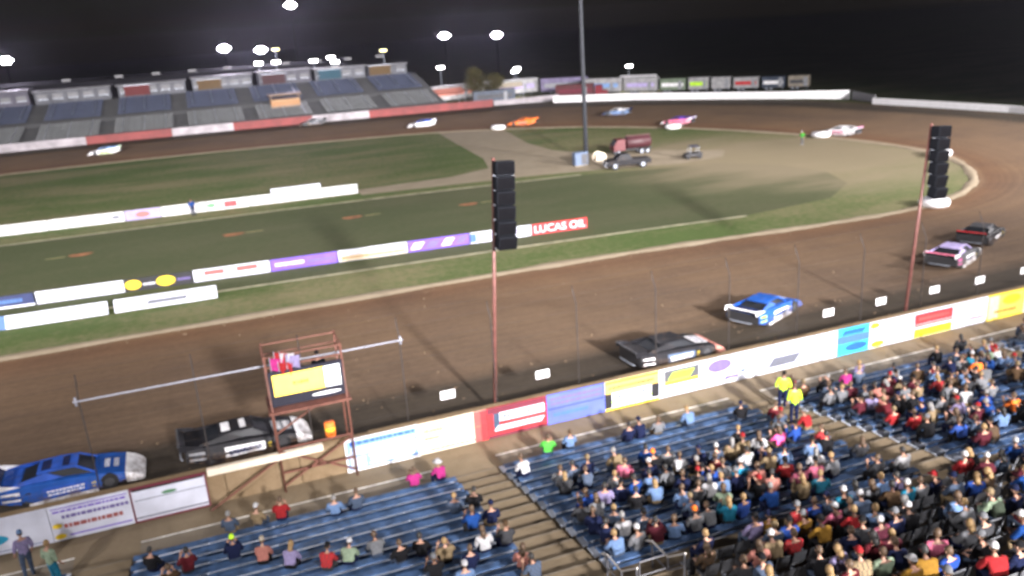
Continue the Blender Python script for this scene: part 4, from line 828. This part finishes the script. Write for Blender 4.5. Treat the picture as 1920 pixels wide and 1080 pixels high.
# stair treads with pale edges in the aisles
for xa, xb, nm in ((-7.0, -5.0, 'left of the block beside the flag stand'), (7.4, 9.3, 'between the flag stand block and the middle block'), (21.5, 23.4, 'beside the yellow vested guards'), (35.3, 37.1, 'before the block at the turn end')):
    t = thing('aisle_stairs', 'tan concrete aisle stairs '+nm, 'stairs', ((xa+xb)/2, Y0, 0), 0, 'aisle stairs of the near stand')
    me = MB().box(-(xb-xa)/2+.05, (xb-xa)/2-.05, -.42, .42, -.09, 0).mesh('step', CONC, bevel=.015); nz_ = MB().box(-(xb-xa)/2+.06, (xb-xa)/2-.06, .36, .425, -.02, .006).mesh('step_edge', PAVE)
    for r in range(ROWS):
        y, z = seat_pos(r); o = ob('step', me, t, (0, y-Y0+.29, z-.50+.02+.0)); o.location.z = z-.48+.085-.0; ob('step_edge', nz_, o)
# cross walk railing and upper seats
RAILM = M('dark_rail', (.11, .11, .12), .45, .3)
def railing(label, xa, xb, y, z, h=1.05):
    t = thing('railing', label, 'railing', ((xa+xb)/2, y, z), 0, 'railings of the cross walk'); L = xb-xa
    n_ = max(2, int(L/1.8)+1)
    for k in range(n_): MB().tube([(-L/2+k*L/(n_-1), 0, 0), (-L/2+k*L/(n_-1), 0, h)], .025, 6).build('post', RAILM, t)
    for zz in (h, h*.55): MB().tube([(-L/2, 0, zz), (L/2, 0, zz)], .024, 6).build('rail', RAILM, t)
railing('dark pipe railing along the cross walk above the middle block', 9.6, 21.2, YU+.1, ZW)
railing('dark pipe railing along the cross walk above the guards block', 23.6, 35, YU+.1, ZW)
def stair_rail(label, x):
    t = thing('handrail', label, 'railing', (x, YU+.05, ZW), 0)
    for yy, zz in ((.9, 0), (0, 0), (-.9, .75)): MB().tube([(0, yy, zz), (0, yy, zz+.95)], .03, 6).build('post', RAILM, t)
    MB().tube([(0, 1.25, .75), (0, .9, .95), (0, 0, .98), (0, -.95, 1.72)], .03, 6).build('rail', M('pale_rail', (.45, .43, .4), .4, .3), t)
    MB().tube([(0, .9, .5), (0, 0, .52), (0, -.9, 1.24)], .02, 6).build('rail', RAILM, t)
stair_rail('bent handrail on the left of the upper stairs', 9.0); stair_rail('bent handrail on the right of the upper stairs', 10.5)
seat_m = MB().box(-.22, .22, -.2, .2, .40, .45).mesh('seat', GREYSEAT, bevel=.02); back_m = MB().add([(-.22, -.2, .5), (.22, -.2, .5), (.22, -.28, .86), (-.22, -.28, .86), (-.22, -.23, .5), (.22, -.23, .5), (.2, -.31, .88), (-.2, -.31, .88)], [(0, 1, 2, 3), (7, 6, 5, 4), (0, 4, 5, 1), (1, 5, 6, 2), (2, 6, 7, 3), (3, 7, 4, 0)]).mesh('backrest', GREYSEAT, bevel=.015)
ped_m = MB().box(-.04, .04, -.04, .04, 0, .4).mesh('pedestal', STEEL)
UP = []
for r in range(8):
    y = YU-R2*(r+.5)-.05; z = ZU+H2*r
    for k in range(46):
        x = 10.9+k*.54
        if 22 < x < 23.2: continue
        v = view((x, y, z+.6))
        if abs(v[0]) > 1.05 or abs(v[1]) > 1.08: continue
        t = thing('stadium_seat', 'empty grey stadium seat in the %s row above the cross walk' % ORD[r], 'seat', (x, y, z), 0, 'empty grey seats, %s row' % ORD[r])
        ob('seat', seat_m, t); ob('backrest', back_m, t); ob('pedestal', ped_m, t); UP.append((x, y, z, r, t))

# ------------------------------------------------------------------ people
HEADR = (.078, .098, .118)
def skeleton(kind):
    "joints facing +y; returns nodes {name:(pos,radius)}, bones [(a,b,region)], head centre"
    N = {}; B = []
    if kind in ('upright', 'lean', 'raise'):
        ln = {'upright': .02, 'lean': .20, 'raise': .05}[kind]; up = {'upright': 0, 'lean': -.05, 'raise': 0}[kind]
        N['pel'] = ((0, 0, .12), (.15, .12)); N['sp'] = ((0, ln*.35-.02, .29), (.135, .10)); N['ch'] = ((0, ln*.8, .45+up), (.165, .115)); N['nk'] = ((0, ln*1.05, .565+up), (.06, .06)); N['hd'] = ((0, ln*1.2+.02, .66+up), (.055, .06))
        hip, knee, ank, toe = (.10, .06, .09), (.13, .47, .10), (.12, .43, -.30), (.13, .60, -.375)
        sh = (.185, ln*.85, .505+up); hc = (0, ln*1.25+.035, .755+up)
        el = {'upright': (.26, .10, .27), 'lean': (.24, .34, .20), 'raise': (.27, .18, .30)}[kind]; hn = {'upright': (.13, .33, .21), 'lean': (.05, .52, .24), 'raise': (.14, .36, .50)}[kind]
    else:
        N['pel'] = ((0, 0, .95), (.15, .11)); N['sp'] = ((0, .01, 1.12), (.135, .10)); N['ch'] = ((0, 0, 1.32), (.17, .115)); N['nk'] = ((0, .01, 1.46), (.06, .06)); N['hd'] = ((0, .03, 1.55), (.055, .06))
        hip, knee, ank, toe = (.095, 0, .88), (.11, .03, .50), (.12, -.02, .09), (.14, .17, .035)
        sh = (.19, 0, 1.40); hc = (0, .045, 1.645); el = (.27, -.02, 1.12); hn = (.25, .14, .90)
    B += [('pel', 'sp', 'torso'), ('sp', 'ch', 'torso'), ('ch', 'nk', 'neck'), ('nk', 'hd', 'neck')]
    for s_, q in ((1, 'l'), (-1, 'r')):
        f = lambda p: (p[0]*s_, p[1], p[2])
        for nm, p, r in (('hip', hip, .095), ('kn', knee, .066), ('an', ank, .045), ('to', toe, .038), ('sh', sh, .072), ('el', el, .048), ('wr', hn, .034)): N[nm+q] = (f(p), (r, r))
        B += [('pel', 'hip'+q, 'pelvis'), ('hip'+q, 'kn'+q, 'leg'), ('kn'+q, 'an'+q, 'leg'), ('an'+q, 'to'+q, 'foot'), ('ch', 'sh'+q, 'torso'), ('sh'+q, 'el'+q, 'sleeve'), ('el'+q, 'wr'+q, 'forearm')]
    return N, B, hc
def head_mesh(mb, c):
    n0 = len(mb.v); mb.sphere(c, HEADR, 14, 10)
    for i in range(n0, len(mb.v)):
        x, y, z = (mb.v[i][k]-c[k] for k in range(3))
        if z < 0: x *= 1-.28*(-z/.118); y = y*(1-.12*(-z/.118))+.012*(-z/.118)
        if y > .07 and abs(x) < .03 and -.05 < z < .02: y += .022
        mb.v[i] = (c[0]+x, c[1]+y, c[2]+z)
    mb.add([(c[0]-.014, c[1]+.093, c[2]-.028), (c[0]+.014, c[1]+.093, c[2]-.028), (c[0], c[1]+.122, c[2]-.024), (c[0], c[1]+.095, c[2]+.02)], [(0, 1, 2), (0, 2, 3), (1, 3, 2)])
    for s_ in (-1, 1): mb.sphere((c[0]+s_*.078, c[1]-.005, c[2]-.005), (.012, .022, .034), 6, 5)
    for s_ in (-1, 1): mb.sphere((c[0]+s_*.03, c[1]+.087, c[2]+.012), (.012, .008, .007), 6, 4, 1)
    mb.box(c[0]-.022, c[0]+.022, c[1]+.082, c[1]+.091, c[2]-.062, c[2]-.054, 2)
def hand_mesh(mb, p, d, side):
    p = Vector(p); d = Vector(d).normalized(); up = Vector((0, 0, 1)); x = d.cross(up).normalized()
    if x.length < .1: x = Vector((1, 0, 0))
    y = x.cross(d)
    mb.bar(p, p+d*.085, .075, .028)
    for i, l in enumerate((.070, .080, .075, .058)):
        b = p+d*.08+x*(.028-.019*i)*side; mb.tube([b, b+d*l*.5-y*.006, b+d*l-y*.03], [.009, .0085, .006], 5)
    b = p+d*.025+x*.036*side; mb.tube([b, b+d*.03+x*.022*side, b+d*.062+x*.026*side], [.011, .010, .007], 5)
SKINS = [M('skin_%d' % i, c, .6, var=.05) for i, c in enumerate(((.31, .17, .115), (.25, .135, .088), (.35, .205, .145), (.13, .065, .04)))]
EYE = M('eye_dark', (.03, .025, .02), .3, var=0); LIP = M('lip', (.35, .11, .09), .5, var=0)
POSE = {}
for kind in ('upright', 'lean', 'raise', 'stand'):
    N, B, hc = skeleton(kind); names = list(N); me = bpy.data.meshes.new('sk'); me.from_pydata([N[k][0] for k in names], [(names.index(a), names.index(b)) for a, b, _ in B], [])
    o = bpy.data.objects.new('sk', me); COL.objects.link(o); md = o.modifiers.new('s', 'SKIN'); md.use_smooth_shade = True
    for i, k in enumerate(names): me.skin_vertices[0].data[i].radius = N[k][1]; me.skin_vertices[0].data[i].use_root = (k == 'pel')
    ss = o.modifiers.new('u', 'SUBSURF'); ss.levels = ss.render_levels = 1
    ev = bpy.data.meshes.new_from_object(o.evaluated_get(bpy.context.evaluated_depsgraph_get())); bpy.data.objects.remove(o)
    V = [v.co.copy() for v in ev.vertices]; NR = [v.normal.copy() for v in ev.vertices]; F = [tuple(p.vertices) for p in ev.polygons]
    seg = [(Vector(N[a][0]), Vector(N[b][0]), rg_, (sum(N[a][1])/2+sum(N[b][1])/2)/2) for a, b, rg_ in B]
    def region(c):
        best = None
        for a, b, rg_, rr in seg:
            d = b-a; t_ = max(0, min(1, (c-a).dot(d)/d.dot(d))); dist = (c-a-d*t_).length-rr
            if best is None or dist < best[0]: best = (dist, rg_)
        return best[1]
    reg = [region(sum((V[i] for i in f), Vector())/len(f)) for f in F]
    mb = MB(); mb.add(V, F); head_mesh(mb, hc)
    for q, s_ in (('l', 1), ('r', -1)): e, w_ = Vector(N['el'+q][0]), Vector(N['wr'+q][0]); hand_mesh(mb, w_, w_-e, s_)
    P_ = {'body': mb.mesh('person', [SKINS[0], EYE, LIP], True), 'head': hc}
    def cover(nm, regs, off, side=0):
        m_ = MB(); mp = {}
        for f, r_ in zip(F, reg):
            if r_ not in regs or (side and side*sum(V[i].x for i in f) < 0): continue
            q = []
            for i in f:
                if i not in mp: mp[i] = len(m_.v); m_.v.append(tuple(V[i]+NR[i]*off))
                q.append(mp[i])
            m_.f.append(tuple(q)); m_.m.append(0)
        return m_.mesh(nm, BLACK, True)
    P_['shirt'] = cover('shirt', ('torso', 'sleeve'), .022); P_['jacket'] = cover('jacket', ('torso', 'sleeve', 'forearm'), .03)
    P_['trousers'] = cover('trousers', ('pelvis', 'leg'), .017); P_['shoes'] = [cover('shoe', ('foot',), .014, q) for q in (1, -1)]
    POSE[kind] = P_
hx = lambda k: tuple(a*k for a in HEADR)
HAIR = {}
HAIR['short'] = MB().sphere((0, -.006, .008), hx(1.10), 14, 10, keep=lambda x, y, z: z > .055 or (y < .03 and z > -.05)).mesh('hair', BLACK, True)
HAIR['long'] = MB().sphere((0, -.012, .004), hx(1.16), 14, 10, keep=lambda x, y, z: z > .055 or (y < .03)).tube([(0, -.075, .0), (0, -.105, -.12), (0, -.10, -.26)], [.07, .085, .05], 10).mesh('hair', BLACK, True)
HAIR['cap'] = MB().sphere((0, 0, .028), hx(1.13), 14, 10, keep=lambda x, y, z: z > -.005).mesh('cap', BLACK, True)
HAIR['brim'] = MB().add([(-.07, .06, .032), (.07, .06, .032), (.055, .175, .012), (0, .19, .014), (-.055, .175, .012), (-.07, .06, .022), (.07, .06, .022), (.055, .175, .004), (0, .19, .006), (-.055, .175, .004)], [(0, 1, 2, 3, 4), (9, 8, 7, 6, 5), (0, 5, 6, 1), (1, 6, 7, 2), (2, 7, 8, 3), (3, 8, 9, 4), (4, 9, 5, 0)]).mesh('brim', BLACK)
HAIR['hat'] = MB().tube([(0, 0, .03), (0, 0, .035), (0, 0, .05), (0, 0, .14), (0, 0, .155)], [.19, .195, .10, .085, .06], 16).mesh('hat', BLACK, True)
HC = {'brown': (.06, .035, .018), 'black': (.012, .011, .01), 'blond': (.19, .12, .05), 'grey': (.15, .145, .14)}
SHN = {'slate': 'slate blue', 'palegreen': 'pale green', 'lightblue': 'light blue', 'darkgrey': 'charcoal', 'darkred': 'dark red', 'hotpink': 'hot pink', 'lilac': 'lilac', 'royal': 'royal blue'}
LEGC = ['navy', 'black', 'slate', 'darkgrey', 'tan', 'slate', 'navy']
lab_count = []
def person(pos, shirt, hair, pose='upright', rz=0, where='', top='shirt', legs=None, rg=random, hairc=None, group='people in the near stand', sc_=1.06):
    p = POSE[pose]; o = bpy.data.objects.new('person', p['body']); COL.objects.link(o); o.location = pos; o.rotation_euler = (0, 0, rz); o.scale = (sc_,)*3
    paint(o, SKINS[rg.choice((0, 0, 0, 1, 2, 2, 3))])
    pl_ = top == 'shirt' and shirt in ('red', 'blue', 'grey', 'slate', 'brown', 'teal', 'maroon', 'salmon', 'tan', 'white') and rg.random() < .35
    ch = ob('jacket' if top == 'jacket' else 'shirt', p[top], o); paint(ch, CL2(shirt) if pl_ else CL(shirt))
    o.scale = tuple(sc_*rg.uniform(.95, 1.06) for _ in range(3)); o.rotation_euler = (R(rg.uniform(-5, 3)), R(rg.uniform(-4, 4)), rz)
    lc = legs or rg.choice(LEGC); ch = ob('trousers', p['trousers'], o); paint(ch, CL(lc)); sc2 = CL(rg.choice(('black', 'white', 'brown', 'darkgrey')))
    for q in p['shoes']: paint(ob('shoe', q, o), sc2)
    if hair in ('short', 'long'):
        hc_ = hairc or rg.choice(('brown', 'brown', 'black', 'blond', 'grey')); h = ob('hair', HAIR[hair], o, p['head']); paint(h, M('hair_'+hc_, HC[hc_], .6, var=.2, scale=30)); htxt = '%s %s hair' % (hair, hc_)
    else:
        hc_ = hairc or rg.choice(('black', 'white', 'navy', 'red', 'grey', 'tan', 'white', 'black')); h = ob(hair, HAIR[hair], o, p['head']); paint(h, CL(hc_)); htxt = '%s %s' % (SHN.get(hc_, hc_), hair)
        if hair == 'cap': paint(ob('brim', HAIR['brim'], h), CL(hc_)); b = ob('hair', HAIR['short'], o, p['head']); b.scale = (.99,)*3; paint(b, M('hair_brown', HC['brown'], .6, var=.2, scale=30))
    lab = 'person in %s %s, %s, %s' % (SHN.get(shirt, shirt)+(' checked' if pl_ else ''), top if top == 'jacket' else 'shirt', htxt, where)
    tag(o, lab, 'person', group); lab_count.append(lab); return o
def bench(x, row, shirt, hair, rg=random, **k):
    y, z = seat_pos(row); nm = next(n_ for a, b, n_ in SECT if a-.6 <= x <= b+.6).replace('the block past the yellow vested guards', 'guards block').replace('the block beside the flag stand', 'flag stand block').replace('the block at the turn end', 'turn end block').replace('the middle block', 'middle block')
    pose = k.pop('pose', None) or rg.choice(('upright', 'upright', 'lean', 'lean', 'raise'))
    ord_ = ORD[row]
    return person((x, y+.02, z+.003), shirt, hair, pose, R(rg.uniform(-28, 14)), '%s bench row, %s' % (ord_, nm), rg=rg, **k)
rg = random.Random(21)
NAMED = [  # x, row, shirt, headwear, colour of it
 (-1.5, 0, 'slate', 'short', 'grey'), (-.5, 0, 'tan', 'cap', 'white'), (.35, 0, 'red', 'short', 'brown'), (2.3, 1, 'lightblue', 'short', 'grey'), (3.1, 1, 'slate', 'short', 'brown'), (5.6, 0, 'magenta', 'short', 'brown'), (6.7, 0, 'magenta', 'hat', 'white'),
 (-1.4, 3, 'navy', 'cap', 'lime'), (-.5, 4, 'salmon', 'cap', 'cream'), (-2.9, 3, 'darkred', 'short', 'black'), (-4.1, 2, 'black', 'short', 'black'), (1.4, 6, 'red', 'cap', 'black'), (2.1, 6, 'palegreen', 'cap', 'white'), (3.1, 6, 'grey', 'short', 'brown'), (3.7, 7, 'black', 'short', 'brown'), (4.4, 7, 'black', 'short', 'black'),
 (6.3, 4, 'slate', 'short', 'blond'), (6.4, 6, 'royal', 'short', 'brown'), (7.0, 4, 'black', 'short', 'black'), (7.1, 6, 'navy', 'cap', 'navy'), (6.3, 8, 'white', 'long', 'brown'), (7.0, 8, 'darkgrey', 'cap', 'brown'), (6.9, 10, 'salmon', 'long', 'brown'), (5.5, 9, 'navy', 'short', 'brown'), (4.4, 9, 'black', 'cap', 'grey'), (7.0, 11, 'slate', 'short', 'black'),
 (-3.4, 4, 'brown', 'short', 'brown'), (.3, 5, 'lilac', 'long', 'blond'), (5.0, 8, 'tan', 'short', 'blond'),
 (11.4, 0, 'green', 'short', 'brown'), (12.4, 0, 'lightblue', 'short', 'brown'), (14.8, 1, 'navy', 'short', 'black'), (15.4, 1, 'navy', 'cap', 'navy'), (16.2, 1, 'grey', 'short', 'brown'), (11.2, 5, 'slate', 'short', 'brown'), (11.9, 6, 'grey', 'short', 'blond'), (12.7, 5, 'pink', 'short', 'brown'), (14.0, 5, 'black', 'cap', 'orange'), (14.6, 6, 'white', 'short', 'brown'), (12.6, 8, 'lightblue', 'long', 'blond'), (11.8, 8, 'black', 'short', 'black'), (13.1, 9, 'lightblue', 'short', 'brown'),
 (19.1, 6, 'hotpink', 'long', 'brown'), (20.9, 3, 'darkred', 'short', 'brown'), (21.2, 5, 'red', 'cap', 'grey'), (20.5, 7, 'red', 'short', 'brown'), (17.2, 10, 'pink', 'short', 'brown'), (17.9, 10, 'pink', 'cap', 'black'), (16.2, 9, 'salmon', 'short', 'brown'), (16.0, 8, 'cyan', 'cap', 'white'), (12.5, 11, 'grey', 'cap', 'orange'), (14.1, 10, 'palegreen', 'long', 'brown'),
 (28.2, 9, 'orange', 'short', 'brown'), (31.5, 4, 'orange', 'short', 'brown'), (29.8, 3, 'darkred', 'short', 'black'), (26.4, 1, 'magenta', 'short', 'brown'), (24.1, 8, 'red', 'short', 'brown'), (25.2, 7, 'royal', 'cap', 'blue')]
taken = {}
for x, r, sh, hr, hc_ in NAMED:
    taken.setdefault(r, []).append(x)
    kw = dict(hairc=hc_)
    if sh in ('black', 'navy') and rg.random() < .4: kw['top'] = 'jacket'
    bench(x, r, sh, hr, rg, **kw)
COLS = ['navy', 'black', 'black', 'black', 'navy', 'darkgrey', 'brown', 'slate', 'white', 'grey', 'grey', 'grey', 'slate', 'slate', 'lightblue', 'darkgrey', 'darkgrey', 'blue', 'maroon', 'red', 'tan', 'brown', 'palegreen', 'teal', 'lilac', 'navy', 'darkred', 'slate', 'royal', 'salmon', 'white', 'grey', 'lightblue']
def dens(x, r):
    if x < 7.5: return .10 if r > 7 else 0
    if x < 22: 
        if r <= 3: return .04
        if 15.5 < x < 20 and r <= 7: return .05 if r < 6 else .4
        return .28 if r < 7 else .66
    if x < 36: return (.22, .3, .45)[min(r, 2)] if r < 3 else .62
    return .5
for r in range(ROWS):
    for a, b, nm in SECT[1:]:
        x = a+.35
        while x < b-.2:
            v = view((x, *[seat_pos(r)[0], seat_pos(r)[1]+.5]))
            if abs(v[0]) < 1.05 and abs(v[1]) < 1.08 and rg.random() < dens(x, r) and all(abs(x-q) > .52 for q in taken.get(r, [])):
                bench(x, r, rg.choice(COLS), rg.choice(('short', 'short', 'long', 'cap', 'cap', 'short')), rg, top='jacket' if rg.random() < .3 else 'shirt')
                taken.setdefault(r, []).append(x)
            x += rg.uniform(.56, .72)
UC = [(13.1, 'lilac'), (13.9, 'mustard'), (15.9, 'lightblue'), (20.2, 'mustard'), (18.3, 'darkred'), (19.8, 'navy'), (21.2, 'red'), (17.8, 'slate'), (13.0, 'cyan'), (15.3, 'pink')]
for x, y, z, r, so in UP:
    if rg.random() > .52: continue
    so['label'] = 'occupied grey stadium seat in the %s row above the cross walk' % ORD[r]; so['group'] = 'occupied grey seats, %s row' % ORD[r]
    near = [c for q, c in UC if abs(q-x) < .4]
    person((x, y-.02, z+.452), (near[0] if near and rg.random() < .3 else rg.choice(COLS)), rg.choice(('short', 'short', 'long', 'cap', 'cap')), rg.choice(('upright', 'upright', 'lean')), R(rg.uniform(-25, 14)), 'grey seat, %s upper row' % ORD[r], 'jacket' if rg.random() < .35 else 'shirt', rg=rg)
# people on their feet
person((21.9, 26.4, seat_pos(3)[1]-.40), 'lime', 'short', 'stand', R(-20), 'guard standing lower in the aisle stairs', 'shirt', 'navy', rg, 'brown', 'yellow vested guards')
person((23.0, 28.6, seat_pos(0)[1]-.40), 'lime', 'cap', 'stand', R(-35), 'guard standing at the foot of the aisle stairs', 'shirt', 'navy', rg, 'black', 'yellow vested guards')
person((-8.5, 30.2, .02), 'lilac', 'cap', 'stand', R(25), 'standing on the walkway before the wall boards', 'shirt', 'slate', rg, 'lightblue', 'people on the walkway')
person((-7.4, 29.1, .02), 'palegreen', 'short', 'stand', R(-40), 'standing beside the person in lilac', 'shirt', 'teal', rg, 'blond', 'people on the walkway')
person((-2.4, 95.6, .012), 'royal', 'short', 'stand', R(10), 'standing before the white boards beyond the lawn', 'shirt', 'navy', rg, 'brown', 'people in the infield')
person((73.7, 89.6, .012), 'green', 'cap', 'stand', R(120), 'standing alone in the grass inside the turn', 'shirt', 'grey', rg, 'white', 'people in the infield')
person((2.9, 32.9, 3.685), 'black', 'cap', 'stand', R(10), 'standing on the orange flag stand platform', 'shirt', 'black', rg, 'black', 'people on the flag stand')

# ------------------------------------------------------------------ dusty air
if HAZE:
    hz = MB().box(-1500, 1500, -1420, 1580, -1.4, 36).build('haze', None); hz.data.materials.clear()
    m = bpy.data.materials.new('dusty_air'); m.use_nodes = True; t = m.node_tree; t.nodes.remove(t.nodes['Principled BSDF'])
    pv = t.nodes.new('ShaderNodeVolumePrincipled'); pv.inputs['Color'].default_value = (.80, .80, .93, 1); pv.inputs['Density'].default_value = HAZE; pv.inputs['Anisotropy'].default_value = .82
    t.links.new(pv.outputs[0], t.nodes['Material Output'].inputs['Volume']); hz.data.materials.append(m); tag(hz, kind='stuff')
print('PEOPLE', len(lab_count), 'SEATS', len(UP))
